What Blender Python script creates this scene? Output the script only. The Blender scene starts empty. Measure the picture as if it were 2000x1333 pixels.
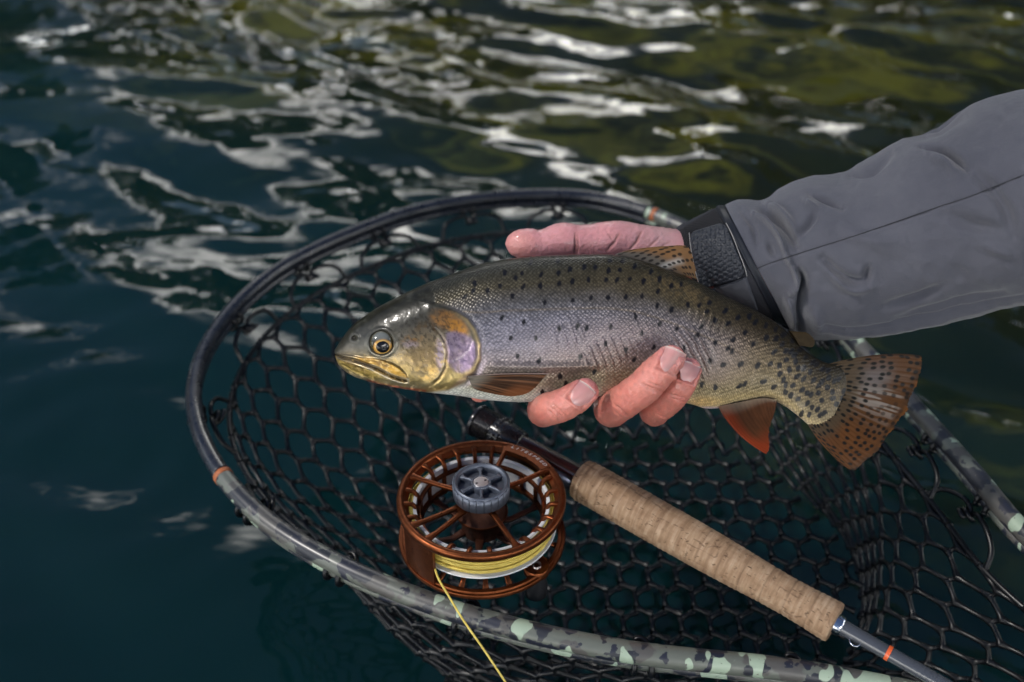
import bpy, bmesh, math, random
import numpy as np
rng = np.random.RandomState(7)
R = math.radians
sc = bpy.context.scene

# ------------------------------------------------------------------ camera
CAM_H, PITCH = 0.55, R(38)
cam_d = bpy.data.cameras.new('camera'); cam = bpy.data.objects.new('camera', cam_d)
sc.collection.objects.link(cam); sc.camera = cam
cam.location = (0, 0, CAM_H); cam.rotation_euler = (R(90) - PITCH, 0, 0)
cam_d.lens = 35; cam_d.sensor_width = 36; cam_d.sensor_fit = 'HORIZONTAL'
cam_d.clip_start = 0.02; cam_d.clip_end = 2000
cam_d.dof.use_dof = True; cam_d.dof.focus_distance = 0.515; cam_d.dof.aperture_fstop = 6.0

# ------------------------------------------------------------------ sky and sun
SUN_EL, SUN_AZ = R(48), R(-98)          # azimuth from +Y (straight ahead) towards +X
w = bpy.data.worlds.new('World'); sc.world = w; w.use_nodes = True
nt = w.node_tree; nt.nodes.clear()
def N(t, typ, **kw):
    n = t.nodes.new(typ)
    for k, v in kw.items():
        if k.startswith('i_'):
            key = k[2:]
            n.inputs[int(key) if key.isdigit() else key].default_value = v
        else: setattr(n, k, v)
    return n
L = lambda t, a, b: t.links.new(a, b)
CLOUD_OFF = (8.5, 10.2, 0)
sky = N(nt, 'ShaderNodeTexSky', sky_type='NISHITA', sun_disc=False, sun_elevation=SUN_EL, sun_rotation=SUN_AZ,
        altitude=1500, air_density=1.2, dust_density=1.0, ozone_density=2.0)
tc = N(nt, 'ShaderNodeTexCoord')
sep = N(nt, 'ShaderNodeSeparateXYZ'); L(nt, tc.outputs['Generated'], sep.inputs[0])
zz = N(nt, 'ShaderNodeMath', operation='MAXIMUM', i_1=0.0); L(nt, sep.outputs[2], zz.inputs[0])
za = N(nt, 'ShaderNodeMath', operation='ADD', i_1=0.16); L(nt, zz.outputs[0], za.inputs[0])
dx = N(nt, 'ShaderNodeMath', operation='DIVIDE'); L(nt, sep.outputs[0], dx.inputs[0]); L(nt, za.outputs[0], dx.inputs[1])
dy = N(nt, 'ShaderNodeMath', operation='DIVIDE'); L(nt, sep.outputs[1], dy.inputs[0]); L(nt, za.outputs[0], dy.inputs[1])
cb = N(nt, 'ShaderNodeCombineXYZ'); L(nt, dx.outputs[0], cb.inputs[0]); L(nt, dy.outputs[0], cb.inputs[1])
cmap = N(nt, 'ShaderNodeMapping'); cmap.inputs['Location'].default_value = CLOUD_OFF; L(nt, cb.outputs[0], cmap.inputs[0])
cn = N(nt, 'ShaderNodeTexNoise', i_Scale=0.8, i_Detail=5.0, i_Roughness=0.5); L(nt, cmap.outputs[0], cn.inputs['Vector'])
cr = N(nt, 'ShaderNodeMapRange', i_1=0.53, i_2=0.62); cr.interpolation_type = 'SMOOTHSTEP'; L(nt, cn.outputs[0], cr.inputs[0])
hz = N(nt, 'ShaderNodeMapRange', i_1=0.44, i_2=0.62, i_3=0.95, i_4=0.0); hz.interpolation_type = 'SMOOTHSTEP'; L(nt, sep.outputs[2], hz.inputs[0])      # cloud banks thin out towards the zenith
cm = N(nt, 'ShaderNodeMath', operation='MULTIPLY'); L(nt, cr.outputs[0], cm.inputs[0]); L(nt, hz.outputs[0], cm.inputs[1])
mx = N(nt, 'ShaderNodeMix', data_type='RGBA'); L(nt, cm.outputs[0], mx.inputs['Factor'])
L(nt, sky.outputs[0], mx.inputs[6]); mx.inputs[7].default_value = (118, 115, 109.5, 1)
bg = N(nt, 'ShaderNodeBackground', i_Strength=0.12); L(nt, mx.outputs[2], bg.inputs[0])
wo = N(nt, 'ShaderNodeOutputWorld'); L(nt, bg.outputs[0], wo.inputs[0])
sun_d = bpy.data.lights.new('sun', 'SUN'); sun = bpy.data.objects.new('sun', sun_d); sc.collection.objects.link(sun)
sun_d.energy = 2.8; sun_d.angle = R(5); sun_d.color = (1, 0.95, 0.88)
sun.rotation_euler = (R(90) - SUN_EL, 0, -SUN_AZ + R(180))

vs = sc.view_settings
vs.view_transform = 'Standard'; vs.look = 'None'; vs.gamma = 1; vs.use_curve_mapping = False; vs.exposure = -0.4
sc.cycles.use_denoising = True
sc.cycles.sample_clamp_indirect = 6.0
sc.cycles.max_bounces = 10; sc.cycles.transparent_max_bounces = 12
sc.cycles.blur_glossy = 0.6

# ------------------------------------------------------------------ pixel <-> world helpers
F = 2000 * 35 / 36.0
CP = np.array([0, 0, CAM_H]); RT = np.array([1.0, 0, 0])
UP = np.array([0, math.sin(PITCH), math.cos(PITCH)]); FW = np.array([0, math.cos(PITCH), -math.sin(PITCH)])
def W(px, py, d):
    px, py, d = np.broadcast_arrays(np.asarray(px, float), np.asarray(py, float), np.asarray(d, float))
    return CP + d[..., None] * (FW + ((px - 1000) / F)[..., None] * RT - ((py - 666.5) / F)[..., None] * UP)
def proj(P):
    q = np.asarray(P) - CP; d = q @ FW
    return 1000 + F * (q @ RT) / d, 666.5 - F * (q @ UP) / d, d
def onz(px, py, z):
    r = FW + (px - 1000) / F * RT - (py - 666.5) / F * UP
    return CP + (z - CAM_H) / r[2] * r

# ------------------------------------------------------------------ numeric helpers
def sstep(a, b, x):
    t = np.clip((x - a) / (b - a), 0, 1); return t * t * (3 - 2 * t)
def spline(pts, n=None, t=None, closed=False):
    P = np.asarray(pts, float)
    if closed: P = np.vstack([P[-2:], P, P[:3]])
    k = np.r_[0, np.cumsum(np.maximum(np.linalg.norm(np.diff(P, axis=0), axis=1), 1e-9) ** 0.7)]
    m = np.zeros_like(P)
    dk = np.diff(k)[:, None]; sl = np.diff(P, axis=0) / dk
    m[1:-1] = (sl[:-1] * dk[1:] + sl[1:] * dk[:-1]) / (dk[1:] + dk[:-1]); m[0] = sl[0]; m[-1] = sl[-1]
    if t is None:
        if closed: tt = np.linspace(k[2], k[-3], n, endpoint=False)
        else: tt = np.linspace(0, k[-1], n)
    else: tt = np.asarray(t) * k[-1]
    i = np.clip(np.searchsorted(k, tt, side='right') - 1, 0, len(k) - 2)
    h = (k[i + 1] - k[i])[:, None]; u = ((tt - k[i]) / (k[i + 1] - k[i]))[:, None]
    return ((2*u**3 - 3*u**2 + 1) * P[i] + (u**3 - 2*u**2 + u) * h * m[i] + (-2*u**3 + 3*u**2) * P[i+1] + (u**3 - u**2) * h * m[i+1])
def resample(P, n, closed=False):
    P = np.asarray(P, float)
    Q = np.vstack([P, P[:1]]) if closed else P
    s = np.r_[0, np.cumsum(np.linalg.norm(np.diff(Q, axis=0), axis=1))]
    t = np.linspace(0, s[-1], n, endpoint=not closed)
    return np.stack([np.interp(t, s, Q[:, j]) for j in range(Q.shape[1])], 1)
_grids = {}
def vnoise(x, y, seed=0):
    if seed not in _grids: _grids[seed] = np.random.RandomState(seed + 100).rand(256, 256)
    g = _grids[seed]; xi = np.floor(x).astype(int); yi = np.floor(y).astype(int)
    u = x - xi; v = y - yi; u = u*u*(3-2*u); v = v*v*(3-2*v)
    a = g[xi % 256, yi % 256]; b = g[(xi+1) % 256, yi % 256]; c = g[xi % 256, (yi+1) % 256]; d = g[(xi+1) % 256, (yi+1) % 256]
    return (a*(1-u)+b*u)*(1-v) + (c*(1-u)+d*u)*v
def fbm(x, y, seed=0, o=4):
    s = 0; a = 0.5; t = 0
    for k in range(o):
        s = s + a * vnoise(x * 2**k, y * 2**k, seed + k); t += a; a *= 0.5
    return s / t
def pdist(px, py, line):
    """distance to a polyline, signed side (+ = right of travel in image)"""
    best = np.full(px.shape, 1e9); side = np.zeros(px.shape); par = np.zeros(px.shape)
    ln = np.asarray(line, float); n = len(ln) - 1
    for i in range(n):
        a = ln[i]; b = ln[i+1]; ab = b - a; l2 = ab @ ab + 1e-12
        t = np.clip(((px - a[0]) * ab[0] + (py - a[1]) * ab[1]) / l2, 0, 1)
        d = np.hypot(px - a[0] - t * ab[0], py - a[1] - t * ab[1])
        m = d < best
        best = np.where(m, d, best); side = np.where(m, np.sign(ab[0] * (py - a[1]) - ab[1] * (px - a[0])), side); par = np.where(m, (i + t) / n, par)
    return best, side, par
def inpoly(px, py, poly):
    c = np.zeros(px.shape, bool); P = np.asarray(poly, float); j = len(P) - 1
    for i in range(len(P)):
        xi, yi = P[i]; xj, yj = P[j]
        c ^= ((yi > py) != (yj > py)) & (px < (xj - xi) * (py - yi) / (yj - yi + 1e-12) + xi); j = i
    return c
def softpoly(px, py, poly, s):
    d, _, _ = pdist(px, py, list(poly) + [poly[0]])
    return sstep(-s, s, np.where(inpoly(px, py, poly), d, -d))
def blob(px, py, cx, cy, rx, ry, soft=0.4, ang=0):
    c, s = math.cos(R(ang)), math.sin(R(ang)); x = (px - cx) * c + (py - cy) * s; y = -(px - cx) * s + (py - cy) * c
    return 1 - sstep(1 - soft, 1 + soft, np.hypot(x / rx, y / ry))
def mixc(col, c, m): return col + (np.asarray(c, float) - col) * np.asarray(m)[..., None]

# ------------------------------------------------------------------ mesh helpers
class MB:
    def __init__(s): s.V = []; s.Q = []; s.T = []; s.n = 0; s.A = {}
    def add(s, V, Q=None, T=None, **attrs):
        V = np.asarray(V, float).reshape(-1, 3)
        if Q is not None and len(Q): s.Q.append(np.asarray(Q) + s.n)
        if T is not None and len(T): s.T.append(np.asarray(T) + s.n)
        s.V.append(V); s.n += len(V)
        for k, v in attrs.items(): s.A.setdefault(k, []).append(np.asarray(v, float))
        return s
    def data(s, name, mat, smooth=True, loc=(0, 0, 0)):
        V = np.vstack(s.V) - np.asarray(loc)
        Q = np.vstack(s.Q) if s.Q else np.zeros((0, 4), int); T = np.vstack(s.T) if s.T else np.zeros((0, 3), int)
        me = bpy.data.meshes.new(name); me.vertices.add(len(V)); me.vertices.foreach_set('co', V.ravel())
        nl = Q.size + T.size; me.loops.add(nl); me.loops.foreach_set('vertex_index', np.r_[Q.ravel(), T.ravel()].astype(np.int32))
        me.polygons.add(len(Q) + len(T))
        me.polygons.foreach_set('loop_start', np.r_[np.arange(len(Q)) * 4, Q.size + np.arange(len(T)) * 3].astype(np.int32))
        if smooth: me.polygons.foreach_set('use_smooth', np.ones(len(Q) + len(T), bool))
        me.update(calc_edges=True); me.validate()
        for k, v in s.A.items():
            a = np.concatenate(v)
            if len(a) != len(V): continue
            if a.ndim == 1: at = me.attributes.new(k, 'FLOAT', 'POINT'); at.data.foreach_set('value', a.astype(np.float32))
            else: at = me.attributes.new(k, 'FLOAT_VECTOR', 'POINT'); at.data.foreach_set('vector', a.astype(np.float32).ravel())
        if mat: me.materials.append(mat)
        return me
    def obj(s, name, mat, parent=None, smooth=True, sharp=None):
        loc = parent.location if parent is not None and not parent.get('local') else (0, 0, 0)
        if parent is not None and parent.parent is not None and not parent.get('local'): loc = parent.parent.location
        if parent is not None and parent.get('local'): loc = (0, 0, 0)
        me = s.data(name, mat, smooth, np.array(loc))
        if smooth and sharp: me.set_sharp_from_angle(angle=R(sharp))
        return link(name, me, parent)
def link(name, me, parent=None):
    o = bpy.data.objects.new(name, me); sc.collection.objects.link(o)
    if parent is not None:
        o.parent = parent
        if parent.get('local'): o['local'] = 1
    return o
def thing(name, label, cat, loc=(0, 0, 0), local=False, group=None):
    o = bpy.data.objects.new(name, None); sc.collection.objects.link(o); o.location = loc; o.empty_display_size = 0.02
    o['label'] = label; o['category'] = cat
    if group: o['group'] = group
    if local: o['local'] = 1
    return o
def tag(o, **kw):
    for k, v in kw.items(): o[k] = v
    return o
def gridq(n, m, closed=False):
    i = np.arange(n - 1)[:, None]; j = np.arange(m if closed else m - 1)[None, :]; j2 = (j + 1) % m
    a = i * m + j; return np.stack([a, i * m + j2, (i + 1) * m + j2, (i + 1) * m + j], -1).reshape(-1, 4)
def tube(P, r, k=10, closed=False, caps=True, squash=1.0, up=None, ph=0.0):
    P = np.asarray(P, float); n = len(P); r = np.broadcast_to(np.asarray(r, float), (n,))
    if closed: t = np.roll(P, -1, 0) - np.roll(P, 1, 0)
    else: t = np.gradient(P, axis=0)
    t /= np.linalg.norm(t, axis=1, keepdims=True) + 1e-12
    if up is None:
        u = np.cross(t[0], [0.31, 0.2, 0.93]); u /= np.linalg.norm(u); U = [u]
        for i in range(1, n):
            u = U[-1] - t[i] * (U[-1] @ t[i]); u /= np.linalg.norm(u) + 1e-12; U.append(u)
        U = np.array(U)
    else:
        U = np.asarray(up, float) - t * (t @ np.asarray(up, float))[:, None]; U /= np.linalg.norm(U, axis=1, keepdims=True)
    B = np.cross(t, U); a = np.arange(k) / k * 2 * np.pi + ph
    V = P[:, None] + r[:, None, None] * (np.cos(a)[None, :, None] * U[:, None] * squash + np.sin(a)[None, :, None] * B[:, None])
    Q = gridq(n, k, True)
    if closed:
        j = np.arange(k); Q = np.vstack([Q, np.stack([(n-1)*k + j, (n-1)*k + (j+1) % k, (j+1) % k, j], -1)])
    V = V.reshape(-1, 3); T = None
    if caps and not closed:
        j = np.arange(k); V = np.vstack([V, P[:1], P[-1:]])
        T = np.vstack([np.stack([(j+1) % k, j, np.full(k, n*k)], -1), np.stack([(n-1)*k + j, (n-1)*k + (j+1) % k, np.full(k, n*k+1)], -1)])
    return V, Q, T
def lathe(prof, n=64, closed_prof=False):
    p = np.asarray(prof, float)
    if closed_prof: p = np.vstack([p, p[:1]])
    a = np.arange(n) / n * 2 * np.pi
    V = np.stack([p[:, 0, None] * np.cos(a), p[:, 0, None] * np.sin(a), np.repeat(p[:, 1, None], n, 1)], -1)
    return V.reshape(-1, 3), gridq(len(p), n, True)[:, ::-1], None
def orient(V, o, ax, u):
    ax = np.asarray(ax, float); ax = ax / np.linalg.norm(ax); u = np.asarray(u, float); u = u - ax * (u @ ax); u /= np.linalg.norm(u); v = np.cross(ax, u)
    return np.asarray(o) + V[:, :1] * u + V[:, 1:2] * v + V[:, 2:] * ax
def arcplate(r0, r1, a0, a1, z0, z1, n=24):
    a = np.radians(np.linspace(a0, a1, n)); c, s = np.cos(a), np.sin(a)
    ring = [(r0, z0), (r1, z0), (r1, z1), (r0, z1)]
    V = np.stack([np.stack([r * c, r * s, np.full(n, z)], -1) for r, z in ring], 1).reshape(-1, 3)
    Q = gridq(n, 4, True)[:, ::-1]
    return V, np.vstack([Q, [[0, 1, 2, 3], [(n-1)*4 + 3, (n-1)*4 + 2, (n-1)*4 + 1, (n-1)*4]]]), None

# ------------------------------------------------------------------ materials
def mat(name, col=(0.5, 0.5, 0.5), rough=0.5, metal=0.0, spec=0.5, coat=0.0, coat_r=0.1, attr=None, sss=0.0, sss_r=(1, .3, .15), sss_s=0.004):
    m = bpy.data.materials.new(name); m.use_nodes = True; t = m.node_tree
    b = t.nodes['Principled BSDF']; b.inputs['Base Color'].default_value = (*col, 1); b.inputs['Roughness'].default_value = rough
    b.inputs['Metallic'].default_value = metal; b.inputs['Specular IOR Level'].default_value = spec
    b.inputs['Coat Weight'].default_value = coat; b.inputs['Coat Roughness'].default_value = coat_r
    if sss: b.inputs['Subsurface Weight'].default_value = sss; b.inputs['Subsurface Radius'].default_value = sss_r; b.inputs['Subsurface Scale'].default_value = sss_s
    if attr:
        a = N(t, 'ShaderNodeAttribute', attribute_name=attr); L(t, a.outputs['Vector'], b.inputs['Base Color'])
    return m, t, b
def noise_node(t, scale, detail=4.0, rough=0.55, vec=None, typ='ShaderNodeTexNoise'):
    n = N(t, typ); n.inputs['Scale'].default_value = scale
    if typ == 'ShaderNodeTexNoise': n.inputs['Detail'].default_value = detail; n.inputs['Roughness'].default_value = rough
    if vec is None:
        c = N(t, 'ShaderNodeTexCoord'); vec = c.outputs['Object']
    L(t, vec, n.inputs['Vector']); return n
def bump(t, b, h, strength=0.3, dist=0.001, prev=None, target='Normal'):
    n = N(t, 'ShaderNodeBump', i_Strength=strength, i_Distance=dist); L(t, h, n.inputs['Height'])
    if prev is not None: L(t, prev.outputs[0], n.inputs['Normal'])
    L(t, n.outputs[0], b.inputs[target]); return n
def ramp(t, fac, stops):
    n = N(t, 'ShaderNodeValToRGB'); L(t, fac, n.inputs[0]); e = n.color_ramp.elements
    while len(e) < len(stops): e.new(0.5)
    for x, (p, c) in zip(e, stops): x.position = p; x.color = (*c, 1)
    return n
def rough_noise(t, b, lo, hi, scale):
    n = noise_node(t, scale); r = N(t, 'ShaderNodeMapRange', i_1=0.3, i_2=0.7, i_3=lo, i_4=hi); L(t, n.outputs[0], r.inputs[0]); L(t, r.outputs[0], b.inputs['Roughness'])

# ================================================================== THE SETTING: water, river bed, wooded far bank
def axis_pts(lo, hi, d, far, n_out):
    mid = np.arange(lo, hi, d); g = np.geomspace(d, far, n_out)
    return np.r_[(lo - np.cumsum(g))[::-1], mid, hi + np.cumsum(g) - g[0]]
wx = axis_pts(-1.05, 1.05, 0.0042, 30, 45); wy = axis_pts(0.1, 1.95, 0.0042, 30, 45)
X, Y = np.meshgrid(wx, wy, indexing='ij')
def waves(X, Y):
    r = np.random.RandomState(21); Z = np.zeros_like(X)
    wX = X + 0.05 * (fbm(X * 3.1 + 9, Y * 3.1, 31, 3) - .5); wY = Y + 0.06 * (fbm(X * 3.3, Y * 3.3 + 5, 35, 3) - .5)
    dist = np.hypot(X, Y - 0.8)
    # gusts: choppier out on the current, smooth in the lee at lower left
    chop = 0.55 + 0.62 * sstep(0.55, 1.15, Y + 0.55 * X + 0.25 * (fbm(X * 1.7, Y * 1.7, 41, 3) - .5))
    chop = np.clip(chop + 0.25 * sstep(0.1, 0.5, X), 0, 1.25)
    chop = chop * (1 - 0.5 * np.exp(-((X + 0.20) ** 2 + (Y - 0.46) ** 2) / 0.16 ** 2))
    for i in range(46):
        lam = 0.06 * (0.62 / 0.06) ** (r.rand() ** 0.8)
        th = R(90 - 22) + r.randn() * (0.55 if lam < 0.2 else 0.38)
        kx, ky = math.cos(th) * 2 * math.pi / lam, math.sin(th) * 2 * math.pi / lam
        slope = (0.036 if lam < 0.14 else 0.032) * (0.6 + 0.8 * r.rand()); a = slope * lam / (2 * math.pi)
        env = 0.35 + 1.3 * vnoise(X / (lam * 2.2) + i * 7.1, Y / (lam * 1.6) + i * 3.3, 50)
        fade = 1 / (1 + (dist / (6 * lam / 0.05 + 1)) ** 4)
        Z += a * env * fade * chop * np.sin(kx * wX + ky * wY + r.rand() * 6.283)
    for i in range(26):
        lam = 0.018 * (0.05 / 0.018) ** r.rand(); th = R(90 - 20) + r.randn() * 0.6; kx, ky = math.cos(th) * 2 * math.pi / lam, math.sin(th) * 2 * math.pi / lam
        a = 0.013 * (0.5 + r.rand()) * lam / (2 * math.pi); env = np.clip(2.2 * vnoise(X / (lam * 3.5) + i * 5.1, Y / (lam * 2.4) + i * 2.3, 57) - .5, 0, 2)
        Z += a * env * (chop - .15) * np.sin(kx * wX + ky * wY + r.rand() * 6.283) / (1 + (dist / 2.2) ** 4)
    # rings spreading from the net bag and the hand
    for cx, cy, lam, amp, rad in ((-0.10, 0.33, 0.020, 0.00022, 0.13), (-0.34, 0.60, 0.055, 0.0004, 0.40), (0.12, 0.42, 0.03, 0.00012, 0.10)):
        q = np.hypot(X - cx, Y - cy); Z += amp * np.sin(q / lam * 2 * math.pi) * np.exp(-(q / rad) ** 2) * (0.4 + 1.2 * fbm(X * 8, Y * 8, 61, 2))
    return Z
Zw = waves(X, Y) - 0.036          # river level a hand's breadth below the hoop
m_water = bpy.data.materials.new('river_water'); m_water.use_nodes = True; t = m_water.node_tree; t.nodes.clear()
wout = N(t, 'ShaderNodeOutputMaterial'); fr = N(t, 'ShaderNodeFresnel', i_IOR=1.333)
gl = N(t, 'ShaderNodeBsdfGlossy', i_Roughness=0.02); gl.inputs['Color'].default_value = (1, 1, 1, 1)
rf = N(t, 'ShaderNodeBsdfRefraction', i_Roughness=0.0, i_IOR=1.333); rf.inputs['Color'].default_value = (0.85, 0.92, 0.75, 1)
df = N(t, 'ShaderNodeBsdfDiffuse'); df.inputs['Color'].default_value = (0.0012, 0.022, 0.026, 1)
mk = N(t, 'ShaderNodeAttribute', attribute_name='murk'); m1 = N(t, 'ShaderNodeMixShader'); L(t, mk.outputs['Fac'], m1.inputs[0]); L(t, rf.outputs[0], m1.inputs[1]); L(t, df.outputs[0], m1.inputs[2])
m2 = N(t, 'ShaderNodeMixShader'); L(t, fr.outputs[0], m2.inputs[0]); L(t, m1.outputs[0], m2.inputs[1]); L(t, gl.outputs[0], m2.inputs[2]); L(t, m2.outputs[0], wout.inputs[0])
tcw = N(t, 'ShaderNodeTexCoord'); mpw = N(t, 'ShaderNodeMapping'); mpw.inputs['Scale'].default_value = (16, 30, 1); mpw.inputs['Rotation'].default_value = (0, 0, R(20)); L(t, tcw.outputs['Object'], mpw.inputs[0])
nw = noise_node(t, 1.0, 2.0, 0.5, mpw.outputs[0]); bw = N(t, 'ShaderNodeBump', i_Strength=0.18, i_Distance=0.006); L(t, nw.outputs[0], bw.inputs['Height'])
for s_ in (fr, gl, rf): L(t, bw.outputs[0], s_.inputs['Normal'])
murk = 0.60 - 0.55 * sstep(0.65, 1.35, Y + 0.75 * X + 0.3 * (fbm(X * 2.3, Y * 2.3, 67, 3) - .5))      # deeper and cloudier towards the near left
water = MB().add(np.stack([X, Y, Zw], -1), gridq(*X.shape)[:, ::-1], murk=murk.ravel()).obj('water', m_water)
tag(water, kind='structure', label='dark teal river water with rippled reflections of sky and trees', category='water')

m_bed, t, b = mat('river_bed', rough=0.9)
nb = noise_node(t, 9.0, 5.0); v = N(t, 'ShaderNodeTexVoronoi', i_Scale=7.0); L(t, nb.outputs[0], v.inputs['Vector'])
cbd = N(t, 'ShaderNodeTexCoord'); mbd = N(t, 'ShaderNodeMapping'); mbd.inputs['Scale'].default_value = (2.2, 4.5, 1); mbd.inputs['Rotation'].default_value = (0, 0, R(20)); L(t, cbd.outputs['Object'], mbd.inputs[0]); nb = noise_node(t, 1.0, 5.0, .6, mbd.outputs[0])
rb = ramp(t, nb.outputs[0], [(0.36, (0.010, 0.016, 0.008)), (0.50, (0.02, 0.02, 0.004)), (0.61, (0.20, 0.165, 0.012)), (0.8, (0.30, 0.24, 0.03))]); asl = N(t, 'ShaderNodeAttribute', attribute_name='silt'); msl = N(t, 'ShaderNodeMix', data_type='RGBA'); L(t, asl.outputs['Fac'], msl.inputs[0]); L(t, rb.outputs[0], msl.inputs[6]); msl.inputs[7].default_value = (0.008, 0.022, 0.022, 1); L(t, msl.outputs[2], b.inputs['Base Color'])
bx = axis_pts(-2, 2, 0.2, 25, 14); by = axis_pts(-1, 3, 0.2, 25, 14); XX, YY = np.meshgrid(bx, by, indexing='ij')
bed = MB().add(np.stack([XX, YY, -0.50 + 0.1 * fbm(XX * 2, YY * 2, 5, 3)], -1), gridq(*XX.shape)[:, ::-1], silt=(1 - sstep(0.75, 1.5, YY + .75 * XX)).ravel()).obj('river_bed', m_bed)
tag(bed, kind='structure', label='dark stony river bed under the water', category='river bed')

# far bank: grassy slope and a wood whose mirror image breaks up in the ripples
m_bank, t, b = mat('bank_grass', (0.06, 0.07, 0.02), 0.95)
th_ = np.radians(np.linspace(-85, 85, 60)); rr = np.array([17, 19, 24, 40, 90.0]); hh = np.array([-0.8, 0.5, 1.2, 2.0, 5.0])
V = np.stack([np.sin(th_)[:, None] * rr, np.cos(th_)[:, None] * rr, np.broadcast_to(hh, (60, 5)) + 0 * th_[:, None]], -1)
bank = MB().add(V, gridq(60, 5)).obj('river_bank', m_bank); tag(bank, kind='structure', label='grassy far river bank below the trees', category='river bank')
m_leaf, t, b = mat('leaves', rough=0.6, attr='col'); b.inputs['Subsurface Weight'].default_value = 0
tr_ = N(t, 'ShaderNodeBsdfTranslucent'); at_ = [n for n in t.nodes if n.type == 'ATTRIBUTE'][0]; L(t, at_.outputs['Vector'], tr_.inputs[0])
ms_ = N(t, 'ShaderNodeMixShader', i_0=0.35); L(t, b.outputs[0], ms_.inputs[1]); L(t, tr_.outputs[0], ms_.inputs[2]); L(t, ms_.outputs[0], t.nodes['Material Output'].inputs[0])
m_bark, _, _ = mat('bark', (0.05, 0.038, 0.028), 0.9)
wood = MB(); r = np.random.RandomState(3)
def leaf_cloud(c, rad, n, col):
    p = r.randn(n, 3); p /= np.linalg.norm(p, axis=1, keepdims=True); p *= (0.55 + 0.5 * r.rand(n, 1) ** 0.5)
    p = np.asarray(c) + p * np.asarray(rad); a = r.randn(n, 3); a /= np.linalg.norm(a, axis=1, keepdims=True); bb = np.cross(a, r.randn(n, 3)); bb /= np.linalg.norm(bb, axis=1, keepdims=True)
    s = 0.22 + 0.25 * r.rand(n, 1)
    V = np.stack([p - a * s, p + bb * s * .6, p + a * s, p - bb * s * .6], 1).reshape(-1, 3)
    cc = np.repeat(np.asarray(col) * (0.7 + 0.6 * r.rand(n, 1)), 4, 0)
    wood.add(V, np.arange(4 * n).reshape(-1, 4), col=cc)
greens = [(0.07, 0.10, 0.02), (0.11, 0.12, 0.02), (0.04, 0.065, 0.02), (0.12, 0.115, 0.02)]
for i in range(26):
    az = R(-70 + 140 * (i + 0.5 * r.rand()) / 26); dd = 21 + 9 * r.rand(); x, y = math.sin(az) * dd, math.cos(az) * dd
    h = 7.5 + 6.5 * r.rand() ** 1.3; base = np.array([x, y, 0.8]); lean = r.randn(2) * 0.4
    V, Q, T = tube([base, base + [lean[0] * .5, lean[1] * .5, h * .5], base + [lean[0], lean[1], h * .92]], [0.28, 0.2, 0.05], 7)
    wood.add(V, Q, T, col=np.broadcast_to((0.05, 0.038, 0.028), (len(V), 3)))
    g = greens[r.randint(4)]; conif = r.rand() < 0.4
    for k in range(11):
        f = (k + 0.5) / 11
        if conif: leaf_cloud(base + [lean[0]*f, lean[1]*f, h * (0.12 + 0.88 * f)], (1.9 * (1 - f) + .25, 1.9 * (1 - f) + .25, h * 0.07), 150, np.array(g) * .7)
        else:
            an = r.rand() * 6.28; q = 1.7 * r.rand() ** .5
            leaf_cloud(base + [lean[0]*f + q * math.cos(an), lean[1]*f + q * math.sin(an), h * (0.35 + 0.6 * r.rand())], (1.3 + .5 * r.rand(), 1.3 + .5 * r.rand(), 1.0), 170, g)
for i in range(60):
    az = R(-75 + 150 * r.rand()); dd = 18 + 3 * r.rand(); leaf_cloud((math.sin(az) * dd, math.cos(az) * dd, 0.7 + .5 * r.rand()), (1.2, 1.2, .8), 90, greens[r.randint(4)])
wood = wood.obj('far_woodland', m_leaf, smooth=False); tag(wood, kind='stuff', label='green wood on the far bank, mirrored in the ripples', category='woodland')

# ================================================================== THE TROUT
PAIRS = [((653,685),(655,696)),((659,676),(660,709)),((672,657),(670,721)),((690,635),(690,735)),((712,618),(718,744.5)),((740,600),(750,752.5)),
 ((766,586),(785,759.5)),((800,569),(820,765)),((840,551),(860,769.5)),((880,537),(900,774)),((923,521),(940,780.5)),((965,511),(985,784.5)),
 ((1022,503),(1035,785.5)),((1080,499),(1090,782)),((1136,497.5),(1140,778)),((1182,497),(1190,774)),((1225,502.5),(1235,776)),((1265,513.5),(1275,780)),
 ((1307,528),(1315,785)),((1340,541),(1350,790)),((1370,555),(1376,798)),((1401,571),(1400,798)),((1444,592),(1435,789)),((1480,609),(1465,783)),
 ((1516,631),(1494,779)),((1541,652),(1516,785)),((1559,673),(1533,794)),((1581,692),(1550,806)),((1606,706),(1566,819)),((1632,714),(1583,832)),((1652,724),(1604,836)),((1664,738),(1622,826))]
FT = np.array([p[0] for p in PAIRS], float); FB = np.array([p[1] for p in PAIRS], float); FM = (FT + FB) / 2
ks = np.r_[0, np.cumsum(np.linalg.norm(np.diff(FM, axis=0), axis=1))]
def kspline(P, s):
    m = np.zeros_like(P); dk = np.diff(ks)[:, None]; sl = np.diff(P, axis=0) / dk
    m[1:-1] = (sl[:-1] * dk[1:] + sl[1:] * dk[:-1]) / (dk[1:] + dk[:-1]); m[0] = sl[0]; m[-1] = sl[-1]
    i = np.clip(np.searchsorted(ks, s, side='right') - 1, 0, len(ks) - 2); h = (ks[i+1] - ks[i])[:, None]; u = ((s - ks[i]) / (ks[i+1] - ks[i]))[:, None]
    return (2*u**3-3*u**2+1)*P[i] + (u**3-2*u**2+u)*h*m[i] + (-2*u**3+3*u**2)*P[i+1] + (u**3-u**2)*h*m[i+1]
NS, NT = 640, 300
ss = np.r_[np.linspace(0, 20, 28, endpoint=False), np.linspace(20, ks[-1], NS - 28)]
Tp, Bp = kspline(FT, ss), kspline(FB, ss); Mp = (Tp + Bp) / 2
def fish_depth(px): return 0.522 + 0.014 * np.clip((px - 1450) / 250, 0, 1.6) ** 1.5 + 0.010 * np.clip((820 - px) / 170, 0, 1) ** 2
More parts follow.
